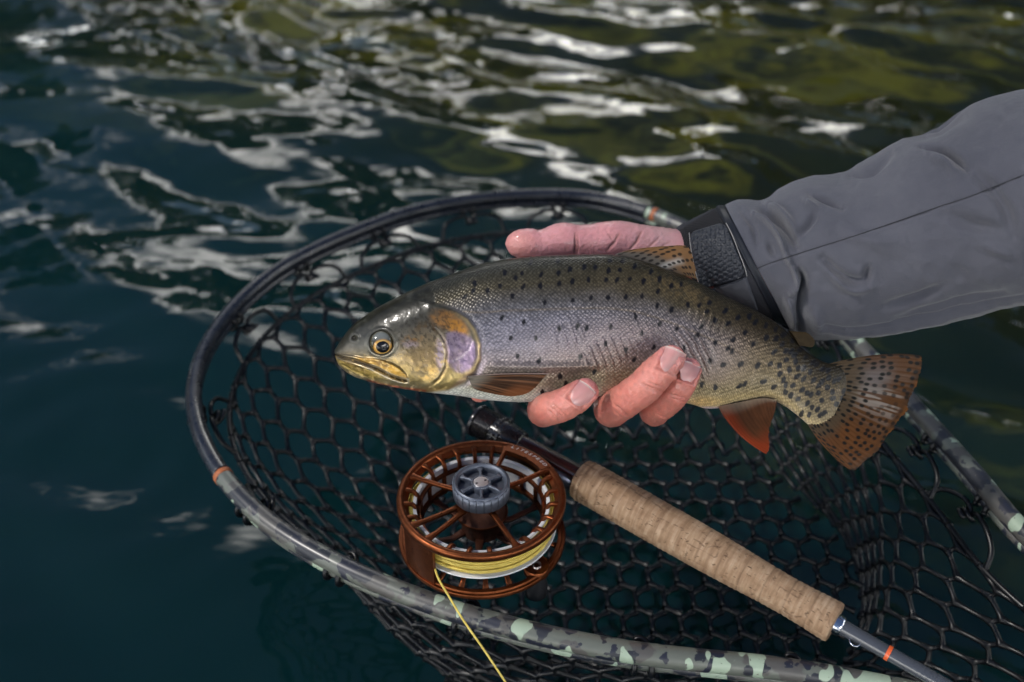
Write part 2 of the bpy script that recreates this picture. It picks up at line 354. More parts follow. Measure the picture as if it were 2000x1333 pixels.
half = np.linalg.norm(Tp - Bp, axis=1) / 2 * 0.522 / F                   # half height in metres
wr = np.interp(ss / ks[-1], [0, .03, .08, .16, .25, .4, .55, .7, .8, .9, .955, 1], [.9, .74, .66, .60, .57, .55, .53, .50, .47, .36, .16, .02])
ww = half * wr
th = np.arange(NT) / NT * 2 * np.pi
cs, sn = np.cos(th), np.sin(th)
exps = np.interp(ss / ks[-1], [0, .2, .3, 1], [0.80, .84, .86, .95])[:, None]
vv = (1 - cs) / 2                                                        # 0 back .. 1 belly
P2 = Tp[:, None] + (Bp - Tp)[:, None] * vv[None, :, None]
thick = ww[:, None] * np.sign(sn) * np.abs(sn) ** exps
# fuller shoulder above the lateral line, slimmer keel
thick = thick * (1 + 0.06 * np.sin(vv * np.pi * 2))[None, :]
D = fish_depth(P2[..., 0])
mid3 = W(P2[..., 0], P2[..., 1], D)
front = mid3 - FW * np.abs(thick)[..., None]
qx, qy, qd = proj(front)                                                 # where the near flank shows; far flank mirrors it
v2 = np.broadcast_to(vv, qx.shape); PX, PY = qx, qy

OPER = [(850,594),(872,600),(893,608.5),(914,622),(930,644),(939,672),(938.5,702),(928,726),(906,747),(876,762),(838,767)]
PREO = [(848,645),(858,656),(866,670),(871,690),(868,716),(857,738),(840,752)]
SUBO = [(922,668),(915,685),(903,697),(885,706)]
MAXI = [(662,692),(685,694),(707,699.5),(730,700),(750,704.5),(768,711),(781,719),(792,730),(797,738),(793,741.5),(782,740.5),(768,735),(756,729),(742,721.5),(728,715.5),(710,709),(692,703.5),(672,698)]
MOUTH = [(655,693),(672,700),(692,706),(710,711.5),(728,718.5),(742,725),(756,732.5),(768,738),(782,743),(793,744.5)]
LAT = [(905,609),(937,611),(994,607),(1065,605),(1136,602.5),(1194,603),(1236,608),(1279,620),(1322,635),(1370,655),(1430,681),(1490,707),(1550,735),(1610,758),(1655,765)]
od, os_, _ = pdist(PX, PY, OPER); pd_, ps, _ = pdist(PX, PY, PREO); md, _, _ = pdist(PX, PY, MOUTH); ld, ls, lp = pdist(PX, PY, LAT); sd_, _, _ = pdist(PX, PY, SUBO)
HEAD = [(640,684),(690,632),(740,598),(800,567),(835,556),(850,580)] + OPER + [(800,775),(700,750),(645,710)]
headm = softpoly(PX, PY, HEAD, 3.0); headsoft = softpoly(PX, PY, HEAD, 14)
disp = np.zeros_like(PX)                                                 # relief in millimetres, outwards
oin = np.where(os_ > 0, od, -od)                                         # + inside the gill cover
disp += 1.5 * sstep(-3, 3, oin) * np.exp(-np.clip(oin, 0, None) / 26) * headsoft
disp -= 0.7 * np.exp(-((oin + 5) / 4) ** 2) * sstep(585, 620, PY)
pin = np.where(ps > 0, pd_, -pd_)
disp += 0.75 * sstep(-2.0, 2.0, pin) * np.exp(-np.clip(pin, 0, None) / 16) * headm * (pd_ < 60)
disp -= 0.35 * np.exp(-((pin + 3) / 2.5) ** 2) * headm
disp -= 0.15 * np.exp(-(sd_ / 1.8) ** 2)
mx_ = softpoly(PX, PY, MAXI, 2.0); disp += 1.3 * mx_ - 0.5 * softpoly(PX, PY, MAXI, 7) * (1 - mx_)
disp -= 2.2 * np.exp(-(md / 2.6) ** 2)
LIP = [(657,694),(676,699),(694,705),(712,711),(732,719),(728,724),(706,718),(686,711),(668,705),(658,700)]
disp += 0.5 * softpoly(PX, PY, LIP, 2)
er = np.hypot(PX - 745, PY - 669.5)
disp -= 2.2 * (1 - sstep(18, 25, er)); disp += 0.6 * np.exp(-((er - 27) / 4.0) ** 2)
nr = np.hypot((PX - 692) / 1.1, PY - 660.5); disp -= 1.3 * (1 - sstep(2, 5.5, nr)); disp += 0.5 * np.exp(-((nr - 8) / 2.2) ** 2)
disp -= 0.35 * np.exp(-(pdist(PX, PY, [(668,712),(700,729),(740,745),(790,755),(830,762)])[0] / 2.5) ** 2)
disp += 0.25 * (fbm(PX / 9, PY / 9, 71) - .5) * headm
disp -= 0.14 * np.exp(-(ld / 1.6) ** 2) * (1 - headm)
# pinched skin: wrinkles where the flank is squeezed by the fingers and bends
def wrinkles(cx, cy, rx, ry, ang, pitch, amp, bend=0.0):
    global disp
    c, s = math.cos(R(ang)), math.sin(R(ang)); x = (PX - cx) * c + (PY - cy) * s; y = -(PX - cx) * s + (PY - cy) * c
    m = 1 - sstep(0.5, 1.0, np.hypot(x / rx, y / ry))
    disp = disp + amp * m * np.maximum(0, np.sin((x + bend * y * y + 2.5 * vnoise(PX / 14, PY / 14, 77)) / pitch * 2 * np.pi)) ** 1.4
wrinkles(1185, 690, 62, 34, -22, 15.5, 1.0); wrinkles(1115, 650, 50, 34, -18, 17, 0.5); wrinkles(1250, 655, 55, 45, -25, 17, 0.22)
wrinkles(1352, 690, 48, 70, -28, 13, 0.95, 0.002); wrinkles(1385, 625, 62, 22, 20, 14, 0.9, 0.006)
disp += 1.5 * np.exp(-((PY - (717 - 0.00016 * (PX - 1060) ** 2)) / 7) ** 2) * sstep(935, 975, PX) * (1 - sstep(1150, 1185, PX))   # crease above the pectoral fin
disp *= np.clip(np.abs(sn) * 2.2, 0, 1)[None, :]
dirn = np.sign(sn)[None, :, None] * -FW
dirn = dirn * 1.0 + 0
fishV = mid3 + (-FW) * thick[..., None] + dirn * (disp / 1000)[..., None]
fishV[0] = fishV[0].mean(0) * .6 + fishV[0] * .4

# --- albedo of the skin (spots, gill cover, fins' colours are the fish's own)
px, py = PX, PY
n1 = fbm(px / 34, py / 26, 81); n2 = fbm(px / 7, py / 7, 85); n3 = fbm(px / 90, py / 60, 89)
def vg(stops):
    x = [s[0] for s in stops]; return np.stack([np.interp(v2 + 0.05 * (n1 - .5), x, [s[1][k] for s in stops]) for k in range(3)], -1)
frontc = vg([(0, (.040,.038,.026)), (.08, (.07,.068,.05)), (.2, (.155,.130,.082)), (.34, (.235,.22,.225)), (.46, (.30,.285,.34)), (.6, (.35,.32,.38)), (.70, (.40,.335,.34)), (.80, (.36,.29,.23)), (.88, (.46,.41,.28)), (.95, (.66,.65,.55)), (1, (.74,.73,.66))])
midc = vg([(0, (.040,.036,.022)), (.1, (.10,.080,.042)), (.25, (.19,.15,.09)), (.4, (.26,.235,.25)), (.6, (.31,.265,.28)), (.74, (.32,.24,.19)), (.84, (.33,.255,.13)), (.94, (.46,.37,.22)), (1, (.60,.50,.34))])
rearc = vg([(0, (.030,.024,.012)), (.15, (.07,.052,.026)), (.35, (.17,.125,.07)), (.6, (.24,.18,.10)), (.8, (.27,.21,.12)), (.92, (.38,.30,.17)), (1, (.50,.40,.26))])
a1 = sstep(1030, 1260, px)[..., None]; a2 = sstep(1320, 1500, px)[..., None]
col = frontc * (1 - a1) + midc * a1; col = col * (1 - a2) + rearc * a2
col *= (0.90 + 0.20 * n2)[..., None] * (0.80 + 0.40 * n1)[..., None]; col *= np.interp(v2, [0, .15, .35, .6, .85, 1], [.42, .46, .54, .60, .74, .95])[..., None]
col = mixc(col, (.34,.24,.22), 0.30 * blob(px, py, 1250, 690, 180, 60, .7) * n3 * 1.6)
col = mixc(col, (.20,.15,.10), 0.55 * np.exp(-(ld / 2.0) ** 2))
col = mixc(col, (.17,.115,.05), 0.5 * blob(px, py, 1330, 570, 60, 16, .7, 22) * sstep(.4, .6, n2))
col = mixc(col, (.60,.38,.14), 0.75 * blob(px, py, 1372, 786, 34, 10, .7)); col = mixc(col, (.62,.50,.60), 0.7 * blob(px, py, 1388, 799, 26, 4, .6))
col = mixc(col, (.45,.33,.14), 0.55 * np.exp(-((v2 - .93) / .05) ** 2) * sstep(1330, 1420, px))
# head
hc = np.stack([np.interp(v2, [0, .12, .3, .45, .6, .75, .88, 1], [x[k] for x in [(.035,.034,.022),(.06,.06,.045),(.12,.12,.11),(.17,.16,.14),(.25,.21,.15),(.34,.26,.12),(.45,.36,.17),(.55,.47,.34)]]) for k in range(3)], -1)
hc *= (0.55 + 0.9 * n2)[..., None] * (0.7 + .6 * n1)[..., None]
hc = mixc(hc, (.16,.175,.18), 0.5 * blob(px, py, 715, 665, 30, 24, .6)); hc = mixc(hc, (.26,.27,.26), 0.6 * np.exp(-((er - 29) / 5) ** 2) * sstep(650, 672, py + 0 * px))
hc = mixc(hc, (.22,.165,.10), 0.75 * blob(px, py, 838, 688, 42, 46, .5)); hc = mixc(hc, (.34,.24,.12), 0.6 * blob(px, py, 828, 712, 40, 34, .6) * sstep(.35, .6, n1))
hc = mixc(hc, (.30,.155,.04), 0.8 * blob(px, py, 805, 663, 20, 9, .6, -20) * sstep(.42, .58, n2)); hc = mixc(hc, (.12,.075,.03), 0.8 * blob(px, py, 832, 640, 24, 12, .6) * sstep(.48, .6, n2))
hc = mixc(hc, (.36,.30,.38), 0.6 * blob(px, py, 802, 673, 14, 7, .6)); hc = mixc(hc, (.66,.44,.16), 0.85 * blob(px, py, 838, 729, 24, 13, .7) * sstep(.35, .55, n2 + .1 * n1))  # the gold blob is a glint painted into the cheek colour
hc = mixc(hc, (.36,.30,.44), 0.7 * blob(px, py, 861, 692, 9, 30, .6) * (.4 + n2)); 
hc = mixc(hc, (.50,.25,.075), 0.95 * blob(px, py, 872, 624, 32, 17, .35, 18) * np.clip(.3 + 1.3 * n2, 0, 1)); hc = mixc(hc, (.58,.26,.03), 0.9 * blob(px, py, 893, 640, 22, 13, .5, 30) * sstep(.3, .5, n2 + .15))
hc = mixc(hc, (.10,.06,.03), 0.75 * blob(px, py, 862, 640, 26, 9, .7) * sstep(.52, .6, n2))
LIL = [(872,652),(888,648),(905,652),(920,660),(930,672),(934,690),(930,708),(918,722),(903,729),(890,726),(880,716),(874,704),(874,690),(872,670)]
lil = softpoly(px, py, LIL, 5); hc = mixc(hc, (.29,.22,.36), 0.85 * lil * np.clip(.35 + 1.1 * n2, 0, 1)); hc = mixc(hc, (.30,.24,.36), 0.5 * lil * sstep(.5, .65, n1))
hc = mixc(hc, (.34,.25,.46), .6 * blob(px, py, 918, 697, 14, 26, .5, 25)); hc = mixc(hc, (.58,.52,.62), 0.6 * np.exp(-(sd_ / 1.8) ** 2))
hc = mixc(hc, (.58,.50,.36), 0.85 * np.exp(-((pin - 1.5) / 1.8) ** 2) * (py > 652) * (py < 742)); hc = mixc(hc, (.10,.07,.04), .7 * np.exp(-((pin + 2.5) / 1.6) ** 2) * (py > 660) * (py < 735))
gold_rim = np.exp(-((oin - 4) / 4) ** 2); hc = mixc(hc, (.46,.36,.20), 0.75 * gold_rim * sstep(600, 625, py)); hc = mixc(hc, (.13,.10,.06), .7 * np.exp(-((oin - 9) / 1.6) ** 2) * sstep(650, 680, py) * (1 - sstep(705, 730, py)))
hc = mixc(hc, (.55,.41,.16), 0.7 * blob(px, py, 880, 755, 50, 10, .6, -8)); hc = mixc(hc, (.62,.42,.36), .55 * blob(px, py, 905, 742, 26, 5, .7, -38))
hc = mixc(hc, (.33,.20,.05), 0.95 * mx_ * sstep(690, 706, px)); hc = mixc(hc, (.50,.30,.06), .8 * mx_ * blob(px, py, 775, 726, 24, 9, .6, 38)); hc = mixc(hc, (.13,.075,.03), .7 * mx_ * blob(px, py, 745, 710, 26, 4, .6, 20))
hc = mixc(hc, (.62,.60,.58), 0.85 * softpoly(px, py, LIP, 2)); hc = mixc(hc, (.66,.62,.52), .75 * np.exp(-((md - 4.5) / 2.0) ** 2) * (py > 712) * (px < 800)); hc = mixc(hc, (.02,.012,.008), .95 * np.exp(-(md / 1.9) ** 2))
hc = mixc(hc, (.58,.42,.11), 0.8 * blob(px, py, 700, 722, 44, 8, .6, 24)); hc = mixc(hc, (.12,.075,.03), .7 * blob(px, py, 690, 714, 34, 3.5, .6, 26))
hc = mixc(hc, (.62,.09,.05), .75 * np.exp(-(pdist(px, py, [(718,744),(750,752),(790,759),(830,764)])[0] / 2.6) ** 2))
hc = mixc(hc, (.05,.045,.03), .9 * (1 - sstep(3, 6, nr))); hc = mixc(hc, (.30,.30,.29), .7 * np.exp(-((nr - 8.5) / 2) ** 2))
hc = mixc(hc, (.03,.03,.025), .8 * np.exp(-(pdist(px, py, [(859,600),(870,602),(878,606)])[0] / 1.8) ** 2))
n4 = fbm(px / 4.0, py / 4.0, 201, 3); n5 = fbm(px / 14, py / 9, 205, 4)
hc = mixc(hc, (.055,.045,.03), .75 * sstep(.56, .68, n4) * blob(px, py, 835, 670, 75, 75, .5)); hc = mixc(hc, (.70,.52,.24), .6 * sstep(.60, .70, n4) * sstep(.5, .7, v2) * (1 - lil)); hc = mixc(hc, (.20,.15,.26), .6 * lil * sstep(.5, .66, n4)); hc *= (.62 + .56 * n5)[..., None] * np.interp(v2, [0, .3, .5, 1], [.30, .34, .74, 1.15])[..., None] * np.array((1.06, 1.0, .88))
hc = mixc(hc, (.040,.040,.030), .55 * sstep(.52, .70, n5) * (1 - sstep(.3, .5, v2)))
col = col * (1 - headm)[..., None] + hc * headm[..., None]
col = mixc(col, (.55,.44,.50), .6 * np.exp(-((oin + 8) / 6) ** 2) * sstep(690, 720, py) * (1 - sstep(745, 765, py)))
# black spots
SP1 = [(100,420),(155,380),(255,380),(340,348),(370,255),(445,290),(425,415),(490,262),(498,353),(550,185),(620,270),(615,345),(645,462),(740,258),(745,330),(735,172),(818,235),(835,318),(837,447),(915,218),(945,305),(993,220),(960,428),(1080,425),(1068,305),(1085,240),(1095,170),(1180,172),(1160,238),(1140,305),(1228,300),(1200,425),(1322,313),(1313,417),(1262,215),(1375,250),(1433,302),(1422,385),(1415,483),(1512,345),(1580,335),(1515,510),(1625,475),(1705,478),(1775,460),(1757,520),(352,563),(503,592),(745,637),(870,622),(932,635),(1097,628),(1267,553),(1310,672),(1433,607),(1550,640),(1718,625),(1690,682),(1810,580),(412,705),(585,705),(1063,742),(1200,785),(1392,768),(460,830),(605,860),(890,833),(1258,852),(985,937),(750,968),(788,1018),(630,1075),(1600,775),(1775,857),(1720,1025),(1815,735),(165,330),(1250,140)]
SP2 = [(323,410),(268,463),(393,447),(487,470),(455,440),(545,490),(597,510),(340,478),(432,527),(272,580),(365,567),(475,590),(547,555),(600,560),(633,590),(340,612),(360,630),(240,680),(312,703),(408,700),(500,707),(570,697),(590,632),(618,707),(653,627),(683,630),(655,677),(707,685),(620,752),(672,728),(720,720),(750,720),(785,740),(640,785),(715,765),(750,778),(803,787),(532,795),(588,823),(652,812),(690,815),(740,840),(830,817),(850,793),(885,775),(915,790),(650,852),(680,868),(720,888),(768,857),(790,865),(828,857),(878,825),(905,850),(770,912),(795,933),(825,945),(848,897),(908,885),(928,915),(960,882),(780,972),(737,968),(860,965),(838,975),(430,807),(400,818),(270,825),(197,810),(940,780),(970,845),(1005,810),(640,540),(690,570),(730,620),(760,660),(820,700),(850,725),(880,735),(700,650),(800,690)]
spots = [(880 + x / 3.508, 460 + y / 3.508) for x, y in SP1] + [(1300 + x / 2.778, 460 + y / 2.778) for x, y in SP2]
rs = np.random.RandomState(5); sm = np.zeros_like(px)
jx = px + 2.6 * (vnoise(px / 3.2, py / 3.2, 93) - .5); jy = py + 2.6 * (vnoise(px / 3.2, py / 3.2, 94) - .5)
for x, y in spots:
    m = (np.abs(px - x) < 16) & (np.abs(py - y) < 16)
    rx, ry = (3.7 + rs.rand() * .9), (5.4 + rs.rand() * 1.6); ang = rs.randn() * 12 + (14 if x < 1400 else 35)
    if x > 1400: ry *= 1.15; rx *= 1.12
    sm[m] = np.maximum(sm[m], blob(jx[m], jy[m], x, y, rx, ry, .22, ang))
col = mixc(col, (.006,.006,.008), .98 * sm)
col = np.clip(col, 0.004, 0.9)
# metal sheen: silver flank and gilded cheek; scale coordinates in mm
metal = np.clip(0.42 * (1 - headm) * sstep(.05, .3, v2) * (1 - sstep(.82, .95, v2)) + 0.8 * headm * sstep(.4, .6, v2) * sstep(.3, .6, n2 + .1), 0, 1) * (1 - sm)
arc = np.cumsum(np.r_[0, np.linalg.norm(np.diff(Mp, axis=0), axis=1)]) * 0.522 / F * 1000
ring = np.linalg.norm(np.diff(np.concatenate([fishV, fishV[:, :1]], 1), axis=1), axis=2)
girth = np.cumsum(ring, 1) * 1000
ctr = np.interp(ss / ks[-1], [0, .3, 1], [1, 1, .62])[:, None]
suv = np.stack([np.broadcast_to(arc[:, None], girth.shape), girth, np.zeros_like(girth)], -1)
scm = (1 - headsoft) * sstep(940 - 100, 900, px + 0 * px) ; scm = (1 - headm) * sstep(0, 6, -oin * (px < 960) + 6 * (px >= 960)) * (1 - sm * .6)
scm *= 1 - sstep(1640, 1662, px)

m_fish, t, b = mat('trout_skin', rough=0.30, coat=0.13, coat_r=0.06, spec=0.22, attr='col')
acol = [n for n in t.nodes if n.type == 'ATTRIBUTE'][0]
am = N(t, 'ShaderNodeAttribute', attribute_name='metal'); L(t, am.outputs['Fac'], b.inputs['Metallic'])
asx = N(t, 'ShaderNodeAttribute', attribute_name='suv'); ask = N(t, 'ShaderNodeAttribute', attribute_name='scale_mask')
mp = N(t, 'ShaderNodeMapping'); mp.inputs['Rotation'].default_value = (0, 0, R(45)); mp.inputs['Scale'].default_value = (1, 1, 1); L(t, asx.outputs['Vector'], mp.inputs[0])
vo = N(t, 'ShaderNodeTexVoronoi', feature='F1', i_Scale=0.64, i_Randomness=0.42); L(t, mp.outputs[0], vo.inputs['Vector'])
sr = N(t, 'ShaderNodeMapRange', i_1=0.12, i_2=0.62, i_3=1.0, i_4=0.0); L(t, vo.outputs['Distance'], sr.inputs[0])
smul = N(t, 'ShaderNodeMath', operation='MULTIPLY'); L(t, sr.outputs[0], smul.inputs[0]); L(t, ask.outputs['Fac'], smul.inputs[1])
# scale centres silver-light, edges darker
sg = N(t, 'ShaderNodeMapRange', i_1=0.0, i_2=1.0, i_3=0.66, i_4=1.34); L(t, sr.outputs[0], sg.inputs[0])
one = N(t, 'ShaderNodeMix', data_type='FLOAT'); one.inputs[2].default_value = 1.0; L(t, ask.outputs['Fac'], one.inputs[0]); L(t, sg.outputs[0], one.inputs[3])
vm = N(t, 'ShaderNodeVectorMath', operation='SCALE'); L(t, acol.outputs['Vector'], vm.inputs[0]); L(t, one.outputs[0], vm.inputs['Scale']); L(t, vm.outputs[0], b.inputs['Base Color'])
bp = bump(t, b, smul.outputs[0], 0.5, 0.35)
nb_ = noise_node(t, 900, 2.0); bump(t, b, nb_.outputs[0], 0.10, 0.0004, bp)
bp.inputs['Distance'].default_value = 0.0004
nwet = noise_node(t, 150, 3.0); bump(t, b, nwet.outputs[0], .22, .0016, None, 'Coat Normal')          # film of water over the slime

fish_loc = W(1150, 650, 0.522)
trout = thing('trout', 'silvery spotted trout with golden cheek and orange fins held over the net', 'fish', fish_loc)
body = MB().add(fishV, gridq(NS, NT, True), col=col.reshape(-1, 3), metal=metal.ravel(), scale_mask=scm.ravel(), suv=suv.reshape(-1, 3)).obj('body', m_fish, trout)
_fx, _fy, _fd = proj(fishV[:, :NT // 2].reshape(-1, 3))
def fish_front(x, y):
    x = np.atleast_1d(np.asarray(x, float)).ravel(); y = np.atleast_1d(np.asarray(y, float)).ravel(); out = np.zeros(len(x))
    for i in range(len(x)):
        d2 = (_fx - x[i]) ** 2 + (_fy - y[i]) ** 2; k = np.argpartition(d2, 6)[:6]; out[i] = _fd[k].mean()
    return out
# eye
m_eye, t, b = mat('trout_eye', rough=0.08, coat=0.35, coat_r=0.02, spec=.3, attr='col')
ed = float(fish_front(770, 667)[0]) ; u_ = np.linspace(0, 1, 40); a_ = np.arange(64) / 64 * 2 * np.pi
er_ = 22.5 * ed / F
rr_ = np.sin(u_ * np.pi / 2)[:, None]; zz_ = np.cos(u_ * np.pi / 2)[:, None]
ec = W(745, 669.5, ed + 0.0018)
eV = ec + er_ * (rr_ * np.cos(a_))[..., None] * RT + er_ * (rr_ * np.sin(a_))[..., None] * UP - FW * (er_ * 0.62 * (zz_ + 0 * a_))[..., None]
ex, ey, _ = proj(eV)
pr = np.hypot((ex - 747.5) / 12.8, (ey - 678) / 11.2)
ecol = np.broadcast_to(np.array((.020,.018,.010)), ex.shape + (3,)).copy()
ecol = mixc(ecol, (.15,.158,.15), blob(ex, ey, 744, 654, 22, 13, .5)); ecol = mixc(ecol, (.07,.055,.02), .8 * np.exp(-((np.hypot(ex - 744.5, ey - 667.5) - 21) / 3) ** 2))  # grey upper part: the sky's reflection painted into the eye colour
ecol = mixc(ecol, (.52,.25,.045), (1 - sstep(1.32, 1.50, pr)) * (.25 + .75 * sstep(660, 672, ey))); ecol = mixc(ecol, (.62,.40,.12), .8 * np.exp(-((pr - 1.12) / .1) ** 2)); ecol = mixc(ecol, (.006,.006,.008), 1 - sstep(.96, 1.06, pr))
eye = MB().add(eV, gridq(40, 64, True), col=ecol.reshape(-1, 3)).obj('eye', m_eye, trout)

# fins: each a thin webbed sheet with raised rays, thicker at the base
m_fin, t, b = mat('trout_fin', rough=0.5, coat=0.05, coat_r=0.05, spec=.12, attr='col')
ftr = N(t, 'ShaderNodeBsdfTranslucent'); fa = [n for n in t.nodes if n.type == 'ATTRIBUTE'][0]; L(t, fa.outputs['Vector'], ftr.inputs[0])
fms = N(t, 'ShaderNodeMixShader', i_0=0.22); L(t, b.outputs[0], fms.inputs[1]); L(t, ftr.outputs[0], fms.inputs[2]); L(t, fms.outputs[0], t.nodes['Material Output'].inputs[0])
def fin(name, rays, depth, colour, nray=90, nlen=60, corr=26, amp=0.35, th0=1.6, th1=0.25, fray=1.5):
    A = np.asarray(rays, float); n = len(A)
    u = np.linspace(0, 1, nray); a = np.stack([spline(A[:, k], t=u) for k in range(3)], 1)          # nray,3,2
    v = np.linspace(0, 1, nlen)[None, :, None]; frx = 1 + 0 * u
    q = (1 - v) ** 2 * a[:, :1] + 2 * v * (1 - v) * (2 * a[:, 1:2] - .5 * a[:, :1] - .5 * a[:, 2:]) + v ** 2 * a[:, 2:]
    rj = np.random.RandomState(len(name)); jag = fray * (rj.rand(nray) - .5) + 1.6 * fray * (np.interp(u, np.linspace(0, 1, 14), rj.rand(14)) - .6); dirv = a[:, 2] - a[:, 1]; dirv /= np.linalg.norm(dirv, axis=1, keepdims=True)
    q[:, -1] += dirv * jag[:, None]; q[:, -2] += dirv * jag[:, None] * .5
    d = depth(q[..., 0], q[..., 1])
    uu = u[:, None] + 0 * v[..., 0]; vl = v[..., 0] + 0 * u[:, None]
    rel = amp * (np.abs(np.sin(uu * corr * np.pi)) ** .7 - .5) * (1 - .4 * vl)
    tk = (th0 * (1 - vl) ** 2 + th1) / 2
    edge = np.minimum(1, np.minimum(uu, 1 - uu) * 25) * np.minimum(1, (1 - vl) * 25); tk = tk * (.15 + .85 * edge)
    base = W(q[..., 0], q[..., 1], d)
    Vf = base - FW * ((tk + rel * .5) / 1000)[..., None]; Vb = base + FW * ((tk - rel * .5) / 1000)[..., None]
    c = np.clip(colour(q[..., 0], q[..., 1], uu, vl), .004, .9).reshape(-1, 3)
    m = MB(); G = gridq(nray, nlen); nn = nray * nlen
    i1 = np.arange(nlen); i2 = (nray - 1) * nlen + i1; j1 = np.arange(nray) * nlen; j2 = j1 + nlen - 1
    bd = np.r_[i1, j2[1:], i2[::-1][1:], j1[::-1][1:-1]]; bn = np.roll(bd, -1)
    Qs = np.stack([bd, bn, bn + nn, bd + nn], -1)
    FQ = np.vstack([G, G[:, ::-1] + nn, Qs]); k = (nray // 2) * nlen + nlen // 2; fv = Vf.reshape(-1, 3)
    if np.cross(fv[k + 1] - fv[k], fv[k + nlen] - fv[k]) @ FW < 0: FQ = FQ[:, ::-1]
    if (np.cross(fv[FQ[0, 1]] - fv[FQ[0, 0]], fv[FQ[0, 3]] - fv[FQ[0, 0]]) @ FW) > 0: FQ = FQ[:, ::-1]
    m.add(np.vstack([fv, Vb.reshape(-1, 3)]), FQ, col=np.vstack([c, c]))
    return m.obj(name, m_fin, trout)
def spotrow(x, y, pts, r=4.2): 
    m = np.zeros_like(x)
    for (a, b_, k) in pts: m = np.maximum(m, blob(x, y, a, b_, r * 1.15 * k, r * .8 * k, .3, 18))
    return m
rc = np.random.RandomState(12)
CAUD = [[(1618,711),(1716,693),(1800,695)],[(1622,722),(1722,707),(1803,709)],[(1623,735),(1718,729),(1794,739)],[(1623,746),(1712,752),(1781,771)],[(1620,757),(1706,774),(1773,796)],[(1616,767),(1696,798),(1755,822)],[(1611,776),(1684,819),(1736,850)],[(1605,786),(1670,840),(1727,863)],[(1598,795),(1656,855),(1711,887)],[(1591,804),(1642,866),(1690,903)],[(1584,813),(1626,872),(1671,921)],[(1574,822),(1600,862),(1647,911)]]
tsp = []
for i in range(21):
    for j in range(9):
        if rc.rand() < .88: tsp.append(((i + .5 + .5 * (rc.rand() - .5)) / 21, (j + .55 + .6 * (rc.rand() - .5)) / 9))
def c_caud(x, y, u, v):
    n = fbm(u * 40, v * 5, 101); c = np.zeros(x.shape + (3,)) + np.array((.19,.085,.03))
    c = mixc(c, (.13,.105,.085), sstep(.4, .1, v) * (u < 2) * .8); c = mixc(c, (.25,.10,.03), sstep(.5, .75, u) * .9 * (0.6 + .6 * n))
    pale = np.exp(-((u - .36) / .13) ** 2) * sstep(.10, .35, v) * (1 - sstep(.82, .95, v)); c = mixc(c, (.60,.57,.54), .85 * pale * sstep(.42, .58, vnoise(u * 75, v * 2.5, 103)))
    c = mixc(c, (.30,.30,.33), .7 * np.exp(-((u - .2) / .12) ** 2) * sstep(.1, .3, v) * (1 - sstep(.5, .75, v)))
    c = mixc(c, (.07,.045,.03), .6 * (sstep(.86, .97, v)) * (.5 + n)); c = mixc(c, (.35,.14,.03), .7 * sstep(.9, 1, v) * sstep(.5, .6, vnoise(u * 30, v * 3, 105)))
    c = mixc(c, (.06,.04,.03), .8 * (1 - sstep(0, .03, u)) ); c = mixc(c, (.17,.125,.075), .9 * (1 - sstep(.22, .42, v)))
    s = np.zeros_like(x)
    for a, b_ in tsp:
        k = 1 - .55 * math.exp(-((a - .40) / .10) ** 2) * (b_ > .45)
        s = np.maximum(s, k * (1 - sstep(.7, 1.2, np.hypot((u - a) / .015, (v - b_) / .034))))
    return mixc(c * np.array((.40,.37,.34)), (.004,.005,.005), .96 * s)
fin('caudal_fin', CAUD, lambda x, y: fish_depth(x) + .0015 * np.sin((y - 700) / 40) - .00009 * np.clip(x - 1640, 0, 999), c_caud, 150, 90, 30, .5, 1.4, .3, 5)
DORS = [[(1196,499),(1228,489),(1262,484.5)],[(1222,504),(1265,487),(1307,481)],[(1243,509),(1290,490),(1334,480)],[(1263,515),(1307,497),(1348,487)],[(1283,522),(1320,510),(1353.5,505)],[(1304,530),(1332,524),(1358,526)],[(1328,539),(1346,541),(1362,546)]]
dsp = [((i + .5) / 9, (j + .6 + .3 * rc.rand()) / 7) for i in range(9) for j in range(7) if rc.rand() < .8]
def c_dors(x, y, u, v):
    n = fbm(u * 20, v * 4, 111); c = np.zeros(x.shape + (3,)) + np.array((.20,.105,.045)); c *= (.75 + .5 * n)[..., None]
    c = mixc(c, (.10,.095,.085), (1 - sstep(.15, .45, v)) * .9); c = mixc(c, (.50,.50,.48), .7 * np.exp(-((u - .72) / .06) ** 2) * (1 - sstep(.55, .8, v))); c = mixc(c, (.12,.075,.04), .6 * sstep(.6, .9, u))
    s = np.zeros_like(x)
    for a, b_ in dsp: s = np.maximum(s, 1 - sstep(.65, 1.25, np.hypot((u - a) / .028, (v - b_) / .055)))
    return mixc(c, (.015,.013,.012), .92 * s)
fin('dorsal_fin', DORS, lambda x, y: 0.5235 + 0 * x, c_dors, 90, 60, 12, .3, 3.0, .3, 2)
ANAL = [[(1402,793),(1440,846),(1497,888)],[(1424,789),(1455,842),(1501,880)],[(1449,784),(1475,828),(1502,859)],[(1474,779),(1490,812),(1503,838)],[(1498,778),(1507,798),(1508,818)],[(1518,783),(1516,794),(1513,806)]]
def c_anal(x, y, u, v):
    n = fbm(u * 22, v * 4, 121); c = np.zeros(x.shape + (3,)) + np.array((.070,.026,.010)); c *= (.6 + .8 * n)[..., None]
    c = mixc(c, (.20,.030,.008), np.clip(.95 * (1 - sstep(.05, .30, u)) + .8 * sstep(.6, 1, v) * (1 - sstep(.2, .7, u)), 0, 1)); c = mixc(c, (.22,.17,.12), .7 * (1 - sstep(0, .22, v)))
    return c
fin('anal_fin', ANAL, lambda x, y: 0.519 + 0 * x - .00008 * (y - 780), c_anal, 90, 60, 14, .35, 4.0, .3, 3)
